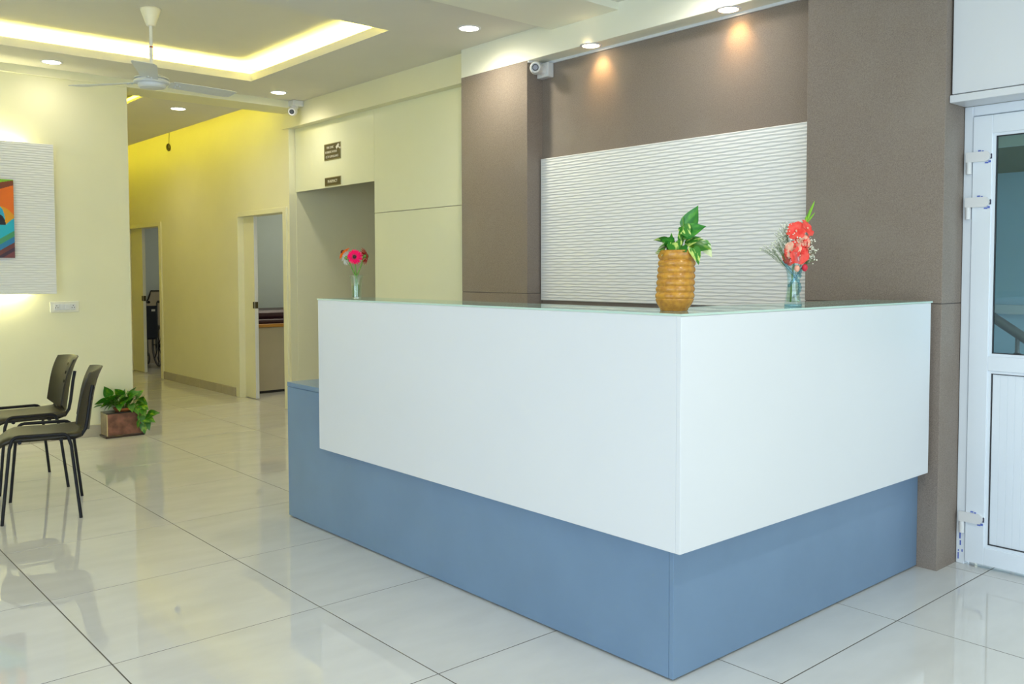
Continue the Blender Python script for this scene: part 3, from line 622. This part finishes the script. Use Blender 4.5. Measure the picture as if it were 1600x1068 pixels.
# ================================================================== waiting chairs
def chair(loc, ang, label):
    t = thing('waiting_chair', label, 'chair', (*loc, 0), ang, 'waiting chairs'); W = .225
    # seat pan with rolled front and raised rear
    nu, nv = 14, 12; top = []; bot = []
    for j in range(nv+1):
        y = -W+.01+(2*W-.02)*j/nv; e = abs(2*j/nv-1)
        for i in range(nu+1):
            s = i/nu; x = -.21+.43*s; xr_ = x*(1-.06*e**4)
            z = .462-.012*math.sin(math.pi*min(1, s*1.1))*(1-e**2)-.035*max(0, (s-.8)/.2)**2-.010*max(0, (e-.8)/.2)**2+.008*(1-s)**3
            top.append((xr_, y*(1-.05*max(0, (s-.85)/.15)**2), z)); bot.append((xr_, y*(1-.05*max(0, (s-.85)/.15)**2), z-.022-.012*(1-e**2)))
    k = nu+1; m = MB(); N = len(top)
    f = [(j*k+i, j*k+i+1, (j+1)*k+i+1, (j+1)*k+i) for j in range(nv) for i in range(nu)]
    rim = [j*k for j in range(nv+1)]+[nv*k+i for i in range(1, k)]+[j*k+nu for j in range(nv-1, -1, -1)]+[i for i in range(nu-1, 0, -1)]
    m.add(top+bot, f+[tuple(N+q for q in reversed(x)) for x in f]+[(rim[q], rim[(q+1) % len(rim)], N+rim[(q+1) % len(rim)], N+rim[q]) for q in range(len(rim))], 0, True)
    m.obj('seat', 'plastic', t)
    # backrest shell, curved and perforated
    nu, nv = 22, 18; fr_, bk = [], []
    for j in range(nv+1):
        v = j/nv
        for i in range(nu+1):
            a = 2*i/nu-1; wd = .215*(1-.10*(1-v)); 
            z = .51+.285*v-.05*(1-v)**2*(1-a*a)*1.2+.012*v*v*(1-a*a); x = -.232-.048*v-.030*v**4+.062*a*a
            fr_.append((x, wd*a, z)); bk.append((x-.008, wd*a, z-.002))
    k = nu+1; N = len(fr_); holes = {(r_, c_) for r_ in (8, 11, 14) for c_ in (7, 10, 11, 14)}; holes = {(r_, c_) for r_ in (8, 11, 14) for c_ in (7, 14)} | {(r_, c_) for r_ in (7, 10, 13) for c_ in (10, 11)} - {(r_, 11) for r_ in (7, 10, 13)}
    f = [(j*k+i, j*k+i+1, (j+1)*k+i+1, (j+1)*k+i) for j in range(nv) for i in range(nu) if (j, i) not in holes]
    m = MB(); m.add(fr_+bk, f+[tuple(N+q for q in reversed(x)) for x in f], 0, True)
    rim = [j*k for j in range(nv+1)]+[nv*k+i for i in range(1, k)]+[j*k+nu for j in range(nv-1, -1, -1)]+[i for i in range(nu-1, 0, -1)]
    ed = [(rim[q], rim[(q+1) % len(rim)]) for q in range(len(rim))]
    for (j, i) in holes: r4 = [j*k+i, j*k+i+1, (j+1)*k+i+1, (j+1)*k+i]; ed += [(r4[q], r4[(q+1) % 4]) for q in range(4)]
    m.add(fr_+bk, [(a, b, N+b, N+a) for a, b in ed], 0, False); m.obj('backrest', 'plastic', t)
    for s in (-1, 1):
        y = s*(W+.012)
        arch = [(-.148, y+s*.003, .405)]+[(-.14+.035-.035*math.cos(q), y, .43+.035*math.sin(q)) for q in (math.pi/2*k/4 for k in range(5))]+[(.14-.035+.035*math.sin(q), y, .43+.035*math.cos(q)) for q in (math.pi/2*k/4 for k in range(5))]+[(.148, y+s*.003, .405)]
        MB().tube(arch, .0095, 10).obj('side_rail', 'black', t)
        for e in (-1, 1):
            MB().tube([(e*.148, y+s*.003, .408), (e*.19, s*.268, .0)], .0088, 10).obj('leg', 'black', t)
        by = s*.185
        MB().tube([(-.05, by, .435), (-.16, by, .432), (-.20, by, .445), (-.222, by, .48), (-.234, by, .54), (-.250, by, .66), (-.262, by, .72)], .0095, 10).obj('back_post', 'black', t)
    MB().tube([(.10, -W-.01, .432), (.10, W+.01, .432)], .010, 8).tube([(-.10, -W-.01, .432), (-.10, W+.01, .432)], .010, 8).obj('cross_bar', 'black', t)
    return t
chair((1.305, 5.539), math.radians(164), 'black waiting chair nearest the camera at the left edge')
chair((1.385, 6.32), math.radians(177.5), 'black waiting chair farther back near the picture wall')
# ================================================================== leaves
def heart_leaf(name, m, fold=.22, curl=.25):
    """unit leaf: stalk at origin, tip at +x (length 1), width about .8"""
    out = [(0, 0), (-.10, .16), (-.09, .30), (.03, .40), (.22, .41), (.45, .33), (.68, .20), (.86, .08), (1, 0)]
    mb = MB(); mid = [(0, 0), (.0, 0), (.02, 0), (.10, 0), (.25, 0), (.45, 0), (.68, 0), (.86, 0), (1, 0)]
    def zc(x, y): return fold*abs(y)-curl*x*x*.5-.9*fold*y*y
    vs = [];
    for (x, y), (mx, _) in zip(out, mid):
        for s in (-1, 0, 1):
            px, py = (mx, 0) if s == 0 else (x, s*y); vs.append((px, py, zc(px, py)))
        for s in (-.5, .5): px, py = (x+mx)/2, s*y; vs.append((px, py, zc(px, py)))
    fs = []
    for i in range(len(out)-1):
        a, b = i*5, (i+1)*5
        order = [0, 3, 1, 4, 2]
        for u, v in zip(order[:-1], order[1:]): fs.append((a+u, a+v, b+v, b+u))
    mb.add(vs, fs, 0, True); return mb.mesh(name, m)
LEAF = {k: heart_leaf('leaf', k, *a) for k, a in {'leaf': (.22, .3), 'leaf_dark': (.25, .45), 'leaf_deep': (.3, .1), 'leaf_pale': (.2, .5)}.items()}
def place_leaf(parent, kind, base, direc, size, roll=0, name='leaf'):
    """base/direction in the parent's frame; roll about the leaf axis, 0 = face up"""
    d_ = Vector(direc).normalized(); up = Vector((0, 0, 1)); side = up.cross(d_)
    if side.length < .05: side = Vector((0, 1, 0))
    side.normalize(); n = d_.cross(side); Rm = Matrix((d_, side, n)).transposed().to_4x4()
    o = link(name, LEAF[kind], parent); o.matrix_local = Matrix.Translation(base) @ Rm @ Matrix.Rotation(roll, 4, 'X') @ Matrix.Scale(size, 4); return o
Rv = RIGHT; Uv = Vector((0, 0, 1)); Tv = Vector((-math.sin(YAW), -math.cos(YAW), 0))     # right, up, towards the viewer
def RUT(a, b, c=0): return Rv*a+Uv*b+Tv*c
# ------------------------------------------------------------------ ribbed ceramic pot with variegated pothos
PB = (2.418, 1.925)
pot = thing('ceramic_pot', 'mustard ribbed ceramic pot at the counter corner', 'pot', (*PB, ZG))
PH = .205
prof = [(.001, 0), (.045, 0), (.0475, .003), (.0475, .007)]
def rad(z):
    if z < .045: return .0485+.0165*math.sin(math.pi/2*(z-.007)/.038)
    return .0650-.0035*(z-.045)/.13
for k in range(121):
    z = .008+(.172-.008)*k/120; r = rad(z)
    if z > .040: r += .0058*abs(math.sin(math.pi*(z-.040)/.0220))**.6-.0044
    prof.append((r, z))
prof += [(.0600, .1745), (.0625, .178), (.0650, .184), (.0655, .192), (.0645, .199), (.0620, .204), (.0600, .205), (.0570, .202), (.055, .19), (.052, .12), (.045, .03), (.001, .02)]
body_h = PH
lean = lambda z: Rv*(.011*(z/PH)-.006)
MB().lathe(prof, 40, off=lean).obj('body', 'ceramic', pot)
MB().lathe([(.001, .178), (.0545, .178)], 24, off=lean).obj('soil', mat('dark_soil', (.03, .02, .012), .9), pot)
pl = thing('variegated_pothos', 'variegated green and cream pothos growing in the mustard pot', 'plant', (*PB, ZG+.168))
MB().tube([RUT(.010, 0, 0), RUT(.016, .05, 0), RUT(.030, .09, 0), RUT(.042, .125, -.01)], [.005, .0045, .004, .003], 8).tube([RUT(.026, .085, 0), RUT(.022, .15, 0)], [.003, .0012], 6).obj('vine', 'stem', pl)
for a in [('leaf_deep', (.040, .115, .0), (.42, 1, .15), .080, 1.30), ('leaf_deep', (.030, .095, .014), (.85, .30, .4), .072, 1.15), ('leaf', (.022, .115, .014), (.35, -.80, .5), .052, .9),
          ('leaf', (.030, .055, .018), (.80, .40, .6), .064, .7), ('leaf_dark', (.045, .050, .010), (1, -.02, .2), .072, .9), ('leaf_pale', (.090, .058, .0), (.70, -.80, .1), .056, 1.1), ('leaf', (.055, .055, .0), (1, .15, .1), .060, 1.1),
          ('leaf', (.048, .042, .045), (.32, -.85, .35), .060, .3), ('leaf', (-.008, .062, .018), (-.15, -.65, .7), .064, .2), ('leaf_deep', (-.012, .035, .0), (-.15, .95, .3), .064, 1.2), ('leaf_deep', (-.018, .06, .01), (-.7, .25, .5), .05, .9),
          ('leaf_pale', (.008, .05, .0), (.1, .95, .2), .052, 1.2), ('leaf_pale', (-.032, .052, .0), (-.85, -.25, .5), .060, .8), ('leaf', (-.026, .068, -.01), (-.7, .15, -.3), .05, .6),
          ('leaf_pale', (-.045, .030, .01), (-.75, .05, .3), .036, .9), ('leaf_pale', (-.036, .034, .02), (-.6, -.3, .5), .034, .5), ('leaf', (.022, .075, .01), (-.25, .9, .3), .050, 1.2), ('leaf_deep', (.025, .085, -.02), (.2, .9, -.2), .055, -1.1), ('leaf', (.040, .07, -.02), (.9, .3, -.3), .06, .5), ('leaf_deep', (.01, .045, .03), (.2, -.3, .9), .05, .3)]:
    kind, b, dd, sz, ro = a; place_leaf(pl, kind, RUT(*b), RUT(*dd), sz, ro)
    if sz > .05: MB().tube([RUT(.01+.3*(b[0]-.01), max(.01, b[1]-.05), b[2]*.4), RUT(*b)], .0016, 5).obj('leaf_stalk', 'stem', pl)
# ------------------------------------------------------------------ clear vase with gerberas
VB = (2.285, 3.766)
def vase_pts(z): return .024+.012*(z/.115)**3
gv = thing('glass_vase', 'clear cut glass vase with gerberas at the far counter end', 'vase', (*VB, ZG))
H = .118
outer = [(.022+.0005*math.cos(z*700)+.0125*(z/H)**4+.0015*(1-z/H), z) for z in (H*k/30 for k in range(31))]
MB().lathe([(.001, 0)]+outer+[(r-.003, z) for r, z in reversed(outer[3:])]+[(.001, .011)], 24, wob=lambda t, z: 1+.025*math.cos(12*t)).obj('glass', 'cut_glass', gv)
MB().lathe([(.001, .012), (.0195, .012), (.0195, .07), (.001, .07)], 18).obj('water', 'water', gv)
def gerbera(label, head, face, R0, pet, cen, inner=None, foot=(0, 0), npet=26, droop=.15):
    head = RUT(*head); fc = RUT(*face).normalized(); t = thing('gerbera', label, 'flower', (*VB, ZG+.014), group='gerberas in the clear vase')
    ft = RUT(foot[0], 0, foot[1]); mid = RUT(foot[0]*.2, .09, foot[1]*.2)
    MB().tube([ft, mid, mid.lerp(head, .55)+Uv*.008, head-fc*.012], [.0032, .0034, .003, .0028], 7).obj('stem', 'stem', t)
    q = Vector((0, 0, 1)).rotation_difference(fc)
    pm = MB()
    for layer, (rr, n, dz, w_) in enumerate(((R0, npet, -.001, .0062), (R0*.86, npet-3, .002, .0056), (R0*.55, npet-6, .004, .004))):
        for k in range(n):
            a = 2*math.pi*(k+.5*layer)/n+random.uniform(-.06, .06); rl = rr*random.uniform(.93, 1.04); tilt = random.uniform(-.002, .002)
            u = Vector((math.cos(a), math.sin(a), 0)); s = Vector((-math.sin(a), math.cos(a), 0)); vs = []
            for f_, ww, zz_ in ((.16, .5, .0), (.5, 1, .0025), (.85, .9, .0), (1, .3, -.003)):
                c_ = u*rl*f_+Vector((0, 0, dz+zz_-droop*R0*f_*f_+tilt))
                for e in (-1, 1): vs.append(head+q @ (c_+s*e*w_*ww*.5))
            pm.add(vs, [(0, 1, 3, 2), (2, 3, 5, 4), (4, 5, 7, 6)], 1 if (inner and layer == 2) else 0, True)
    pm.obj('petals', (pet, inner or pet), t)
    MB().ball(head+fc*.002, R0*.27, 14, 8, sc=(1, 1, 1)).obj('flower_centre', cen, t)
    MB().tube([head-fc*.014, head-fc*.004], [.004, .010], 10).obj('sepal', 'stem', t)
M['orange_p'] = mat('orange_petal', (.92, .16, .0), .6, .2); M['white_p'] = mat('white_petal', (.85, .86, .76), .5); M['pink_p'] = mat('magenta_petal', (.92, .0, .11), .6, .15)
M['red_p'] = mat('dark_red_petal', (.46, .012, .01), .6, .2); M['dkcen'] = mat('dark_flower_centre', (.05, .008, .012), .7); M['grcen'] = mat('green_flower_centre', (.10, .17, .03), .7); M['pink_in'] = mat('deep_pink_petal', (.55, .003, .06), .5)
gerbera('orange gerbera leaning left in the clear vase', (-.062, .214, .0), (-.66, .60, .16), .040, 'orange_p', 'dkcen', foot=(.006, 0))
gerbera('white gerbera between the orange and pink ones', (-.046, .188, .020), (-.72, .10, -.50), .038, 'white_p', 'grcen', foot=(.004, .003), droop=.2, npet=15)
gerbera('magenta gerbera facing the camera in the clear vase', (.0, .192, .040), (-.05, .05, 1), .038, 'pink_p', 'dkcen', 'pink_in', foot=(-.006, .002), droop=.05)
gerbera('dark red gerbera leaning right in the clear vase', (.050, .196, .012), (.72, .12, -.40), .044, 'red_p', 'grcen', foot=(-.004, -.003), droop=.2, npet=18)
MB().tube([RUT(-.004, .0, -.004), RUT(-.001, .03, -.003), RUT(.002, .062, 0)], [.011, .014, .009], 10).obj('loose_stem', 'stem', None, label='short thick green stem in the clear vase', category='stem').location = (*VB, ZG+.013)
# ------------------------------------------------------------------ blue vase with gladiolus and gypsophila
BV = (3.000, 1.835)
bv = thing('blue_glass_vase', 'twisted pale blue glass vase on the short counter arm', 'vase', (*BV, ZG))
H2 = .205
def r2(z):
    s = z/H2; return .0335-.011*math.sin(math.pi*min(1, s*1.25))+.004*max(0, s-.7)/.3
o2 = [(r2(H2*k/36), H2*k/36) for k in range(37)]
MB().lathe([(.001, 0)]+o2+[(r-.003, z) for r, z in reversed(o2[4:])]+[(.001, .016)], 32, wob=lambda t, z: 1+.06*math.sin(3*t+z*40)*min(1, z/.06)).obj('glass', 'blue_glass', bv)
MB().lathe([(.001, .001), (.031, .001), (.031, .009), (.001, .009)], 24).obj('glass_foot', 'blue_glass_deep', bv, label='thick deep blue glass foot')
tw = MB()
for ph, zz0, zz1, s in ((.6, .035, .085, -1), (2.9, .075, .14, 1), (4.6, .09, .17, -1), (5.6, .11, .19, 1)):
    pts = []
    for k in range(14):
        f_ = k/13; z = zz0+(zz1-zz0)*f_; a = ph+s*2.2*f_; rr = r2(z)+.002+.002*math.sin(k*2.1); pts.append((rr*math.cos(a), rr*math.sin(a), z))
    tw.tube(pts, [.003+.0035*abs(math.sin(k*1.3)) for k in range(14)], 8)
tw.obj('applied_trail', 'blue_glass_deep', bv, label='wavy applied blue glass trails')
MB().lathe([(.001, .018), (.024, .018), (.019, .085), (.001, .085)], 20).obj('water', 'water', bv)
gl = thing('gladiolus', 'coral red gladiolus spike in the blue glass vase', 'flower', (*BV, ZG+.018))
MB().tube([RUT(-.012, 0, .006), RUT(-.004, .12, .004), RUT(.012, .22, .002), RUT(.040, .30, 0), RUT(.058, .345, 0)], [.0035, .0035, .003, .0025, .0015], 8).obj('stem', 'stem', gl)
M['coral'] = mat('coral_petal', (.90, .055, .045), .5, .3, nscale=60, color2=(.90, .12, .09)); M['coral_pale'] = mat('pale_coral_petal', (.90, .30, .22), .5, .3, nscale=50, color2=(.90, .60, .42)); M['crimson'] = mat('crimson_bud', (.62, .02, .05), .45)
def bloom(c_, face, R0, m2='coral'):
    c_ = RUT(*c_); fc = RUT(*face).normalized(); q = Vector((0, 0, 1)).rotation_difference(fc); pm = MB()
    for layer in range(2):
        for k in range(3):
            a = 2*math.pi*(k+.5*layer)/3+random.uniform(-.2, .2); u = Vector((math.cos(a), math.sin(a), 0)); s = Vector((-math.sin(a), math.cos(a), 0)); vs = []
            for i in range(6):
                f_ = i/5; ww = R0*.62*math.sin(math.pi*(.12+.80*f_)); zz_ = R0*(.75*f_-.55*f_**2.4)+.002*layer
                for e in (-1, -.5, 0, .5, 1): vs.append(c_+q @ (u*R0*(.08+.95*f_)+s*e*ww+Vector((0, 0, zz_+.10*R0*abs(e)*math.sin(7*f_+k+e)))))
            pm.add(vs, [(i*5+j, i*5+j+1, (i+1)*5+j+1, (i+1)*5+j) for i in range(5) for j in range(4)], layer, True)
    pm.ball(c_+fc*R0*.25, R0*.12, 6, 5, mi=2)
    pm.obj('bloom', ('coral', m2, 'coral_pale'), gl)
for b in [((.005, .262, .015), (-.4, .35, .8), .036), ((.040, .272, .010), (.6, .4, .6), .034), ((.022, .225, .020), (.1, .0, 1), .030, 'coral_pale'), ((-.008, .195, .022), (-.5, .0, .8), .032, 'coral_pale'),
          ((.040, .198, .015), (.8, -.05, .5), .032), ((.012, .175, .028), (-.1, -.2, 1), .034), ((-.018, .165, .015), (-.7, -.1, .6), .028), ((.028, .225, .0), (.6, .2, .2), .030)]: bloom(*b)
MB().ball(RUT(.034, .128, .025), .011, 10, 8, sc=(1, 1, 1.3)).obj('bud', 'crimson', gl); MB().ball(RUT(.004, .125, .028), .010, 10, 8, sc=(1, 1, 1.3)).obj('bud', 'coral_pale', gl)
for (a, b, dd, L) in ((.045, .300, (.45, 1, 0), .052), (.052, .318, (.38, 1, .1), .062), (.050, .298, (.75, 1, .1), .045), (.042, .292, (.1, 1, .1), .03)):
    p = RUT(a, b, 0); e = p+RUT(*dd).normalized()*L; MB().tube([p, p.lerp(e, .35), p.lerp(e, .75), e], [.003, .0055, .004, .0008], 8, flat=.6).obj('green_bud', mat('bright_green_bud', (.22, .52, .02), .4), gl)
gy = MB(); rg = random.Random(3)
def spray(base, tip, n, R0):
    base, tip = Vector(base), Vector(tip); gy.tube([base, base.lerp(tip, .5)+Uv*.006, tip], .0006, 4, 0, cap=False)
    for k in range(n):
        s = base.lerp(tip, rg.uniform(.35, .95)); d_ = Vector((rg.gauss(0, 1), rg.gauss(0, 1), rg.gauss(.4, .9))).normalized(); e = tip+d_*R0*rg.uniform(.3, 1)
        gy.tube([s, s.lerp(e, .5)+Uv*.003, e], .0004, 3, 0, cap=False); gy.ball(e, rg.uniform(.0018, .0032), 6, 4, 1)
for (x, y, c_, n, r0) in ((-.045, .185, .01, 44, .034), (-.065, .155, .015, 38, .030), (-.030, .215, .0, 34, .030), (-.085, .130, .01, 24, .028), (.055, .130, .018, 40, .030), (.060, .098, .015, 34, .026), (.052, .160, .012, 26, .028), (-.108, .135, 0, 10, .03), (.0, .17, .03, 20, .035)):
    spray(RUT(.0, .03, 0), RUT(x, y, c_), n, r0)
M['gyp'] = mat('white_tiny_bloom', (.82, .84, .72), .6); M['gypstem'] = mat('thin_grey_green_stem', (.16, .24, .08), .6)
gyo = gy.obj('gypsophila', ('gypstem', 'gyp'), None, label='airy white baby breath sprays around the coral gladiolus', category='flowers', kind='stuff'); gyo.location = (*BV, ZG+.08)
# ------------------------------------------------------------------ marble planter with pothos by the wall end
pb = thing('planter_box', 'red brown marble planter box at the wall end', 'planter', (2.405, 7.675, 0))
hx, hy, ph_ = .142, .078, .195
MB().box(-hx-.012, hx+.012, -hy-.010, hy, 0, .018, bev=.003).obj('base_slab', mat('dark_marble_base', (.05, .03, .025), .3), pb)
MB().box(-hx+.008, hx, -hy, -hy+.014, .018, ph_, bev=.001).obj('front_slab', 'marble', pb)
MB().box(-hx, -hx+.010, -hy, hy-.004, .018, ph_, bev=.001).obj('side_slab', mat('grey_brown_marble', (.24, .19, .12), .3, noise=.3, nscale=15), pb)
MB().box(hx-.010, hx, -hy+.014, hy-.004, .018, ph_, bev=.001).obj('side_slab', 'marble', pb)
MB().box(-hx+.010, hx-.010, hy-.018, hy-.004, .018, ph_, bev=.001).obj('back_slab', 'marble', pb)
MB().box(-hx, -hx+.008, -hy-.001, -hy+.006, .018, ph_).obj('corner_strip', mat('pale_corner_strip', (.55, .46, .27), .4), pb)
MB().box(-hx-.002, hx+.002, -hy-.002, hy-.004, ph_, ph_+.010, bev=.002).obj('rim_slab', mat('black_stone_rim', (.03, .028, .028), .25), pb)
bw_ = thing('terracotta_bowl', 'shallow terracotta bowl on the marble planter', 'bowl', (2.415, 7.668, ph_+.010))
MB().lathe([(.001, 0), (.058, 0), (.074, .022), (.076, .030), (.070, .030), (.064, .022), (.001, .018)], 28).obj('bowl_body', 'terracotta', bw_)
MB().lathe([(.001, .024), (.066, .024)], 20).obj('soil', 'rubber', bw_)
pp = thing('trailing_pothos', 'trailing green pothos spilling from the planter beside the corridor', 'plant', (2.415, 7.668, ph_+.035))
rl = random.Random(11); m = MB()
spots = [(-.11, .10, .02, (-.3, .9, .3), .075, 1.2), (-.14, .055, .02, (-.9, -.1, .5), .07, .9), (-.06, .075, .04, (-.5, .3, .7), .075, .7), (-.02, .10, .0, (-.3, .6, .4), .07, 1.0), (.03, .06, .05, (.1, -.2, 1), .07, .3),
         (.05, .085, .02, (.8, .6, .4), .09, 1.1), (-.05, .045, .06, (-.4, -.4, .8), .07, .4), (.0, .035, .07, (.2, -.5, .8), .06, .3), (-.09, .03, .05, (-.6, -.5, .6), .065, .5), (-.17, .02, .04, (-.9, -.1, .3), .055, .4),
         (.10, .07, .02, (.5, .3, .7), .07, .8), (.13, .055, .02, (.7, .0, .6), .07, .7), (.16, .03, .02, (.8, -.3, .5), .07, .6), (.08, .03, .05, (.4, -.6, .7), .06, .3), (.12, .01, .05, (.5, -.7, .6), .06, .4),
         (.17, -.005, .03, (.6, -.7, .5), .06, .5), (-.02, .07, -.04, (-.2, .8, -.4), .07, -1), (.03, .09, -.04, (.3, .8, -.4), .07, -1), (-.08, .06, -.03, (-.7, .4, -.2), .07, .5), (.09, .09, -.03, (.5, .6, -.4), .06, .7),
         (.16, -.06, .03, (.4, -.9, .4), .06, .5), (.19, -.08, .02, (.9, -.2, .4), .08, .8), (.21, -.06, .0, (.9, .3, .3), .08, .9), (.18, -.13, .03, (.2, -1, .3), .065, .4), (.20, -.115, .02, (.5, -.9, .4), .06, .6), (.155, -.10, .05, (-.2, -.9, .5), .05, .3),
         (-.03, .085, .03, (.0, .3, .9), .06, .6), (.02, .11, .01, (.4, .3, .6), .06, .9)]
for k in range(20):
    a = rl.uniform(-.11, .14); spots.append((a, rl.uniform(.015, .085)-.2*abs(a)*.3, rl.uniform(-.02, .07), (a*5+rl.uniform(-.5, .5), rl.uniform(-.4, .5), rl.uniform(.2, 1)), rl.uniform(.045, .07), rl.uniform(.1, 1)))
for (a, b, c_, dd, sz, ro) in spots:
    c_ = c_-.02 if a < .14 else c_
    place_leaf(pp, 'leaf_dark', RUT(a, b, c_), RUT(*dd), sz*1.3, ro)
    m.tube([RUT(a*.3, -.005, c_*.4), RUT(a*.8, max(b, .02)*.75+.012, c_*.8), RUT(a, b, c_)], .0022, 5)
m.tube([RUT(.03, 0, 0), RUT(.10, .035, .03), RUT(.165, .0, .03), RUT(.185, -.08, .02), RUT(.175, -.165, .03), RUT(.16, -.19, .04)], .003, 6)
m.obj('vines', 'stem', pp)
# ================================================================== couch in the consulting room
cu = thing('examination_couch', 'beige examination couch with dark maroon cushion seen through the doorway', 'couch', (4.27, 9.28, 0))
MB().box(.02, 1.85, .0, .66, .03, .735, bev=.003).obj('cabinet', 'beige', cu)
MB().box(.04, 1.83, .03, .63, 0, .03).obj('plinth', 'dark', cu)
MB().box(.0, 1.87, -.02, .68, .737, .775, bev=.004).obj('wood_edge', 'orangewood', cu)
MB().box(.0, 1.87, -.015, .675, .776, .835, bev=.018).obj('lower_cushion', 'maroon', cu)
MB().box(.0, 1.86, -.012, .672, .836, .925, bev=.028).obj('upper_cushion', 'maroon', cu)
# ================================================================== wheelchair and screen in the far room
wc = thing('wheelchair', 'folded dark wheelchair behind the far sliding door', 'wheelchair', (4.475, 13.0, 0), math.radians(86))
for s in (-1, 1):
    y = s*.125; wh = MB().torus((0, y, .30), .285, .016, (0, 1, 0), 36, 8).obj('tyre', 'rubber', wc)
    MB().torus((0, y+s*.03, .30), .245, .008, (0, 1, 0), 32, 6).obj('hand_rim', 'steel', wh)
    sk = MB().tube([(0, y-.03, .30), (0, y+.03, .30)], .03, 12)
    for k in range(8): a = 2*math.pi*k/8; sk.tube([(0, y, .30), (.28*math.cos(a), y, .30+.28*math.sin(a))], .007, 6)
    sk.obj('spokes', 'black', wh)
    MB().torus((.42, s*.09, .09), .075, .014, (0, 1, 0), 24, 8).obj('caster', 'rubber', wc)
    MB().tube([(-.12, s*.075, .25), (-.14, s*.075, .92), (-.17, s*.075, .935), (-.26, s*.075, .935)], .012, 8).tube([(-.12, s*.075, .48), (.38, s*.075, .48), (.42, s*.09, .12)], .012, 8).tube([(-.10, s*.09, .70), (.26, s*.09, .70), (.30, s*.09, .48)], .012, 8).obj('side_frame', 'steel', wc)
    MB().tube([(-.20, s*.075, .935), (-.30, s*.075, .935)], .018, 10).obj('push_handle', 'black', wc)
    MB().box(-.06, .24, s*.09-.018, s*.09+.018, .71, .735, bev=.006).obj('armrest', 'black', wc)
MB().box(-.155, -.115, -.075, .075, .42, .88, bev=.006).obj('back_sling', 'navy', wc)
MB().box(-.158, -.1555, -.045, .005, .80, .83).obj('care_tag', 'camwhite', wc, label='small white tag on the back sling')
MB().box(-.11, .32, -.06, .06, .40, .56, bev=.008).obj('seat_sling', 'navy', wc)
hd = thing('headboard', 'beige curved headboard with dark edging behind the wheelchair', 'headboard', (4.75, 13.555, 0))
pr = [(-.40, .0), (.6, .0), (.6, 1.075), (-.05, 1.075), (-.065, 1.02), (-.09, .95), (-.14, .885), (-.40, .84)]
MB().prism(pr, lambda u, v, w_: (u, w_, v), .03).obj('board', 'beige', hd)
MB().tube([(u, -.004, v) for u, v in pr[2:]], .010, 6).obj('edging', 'black', hd)
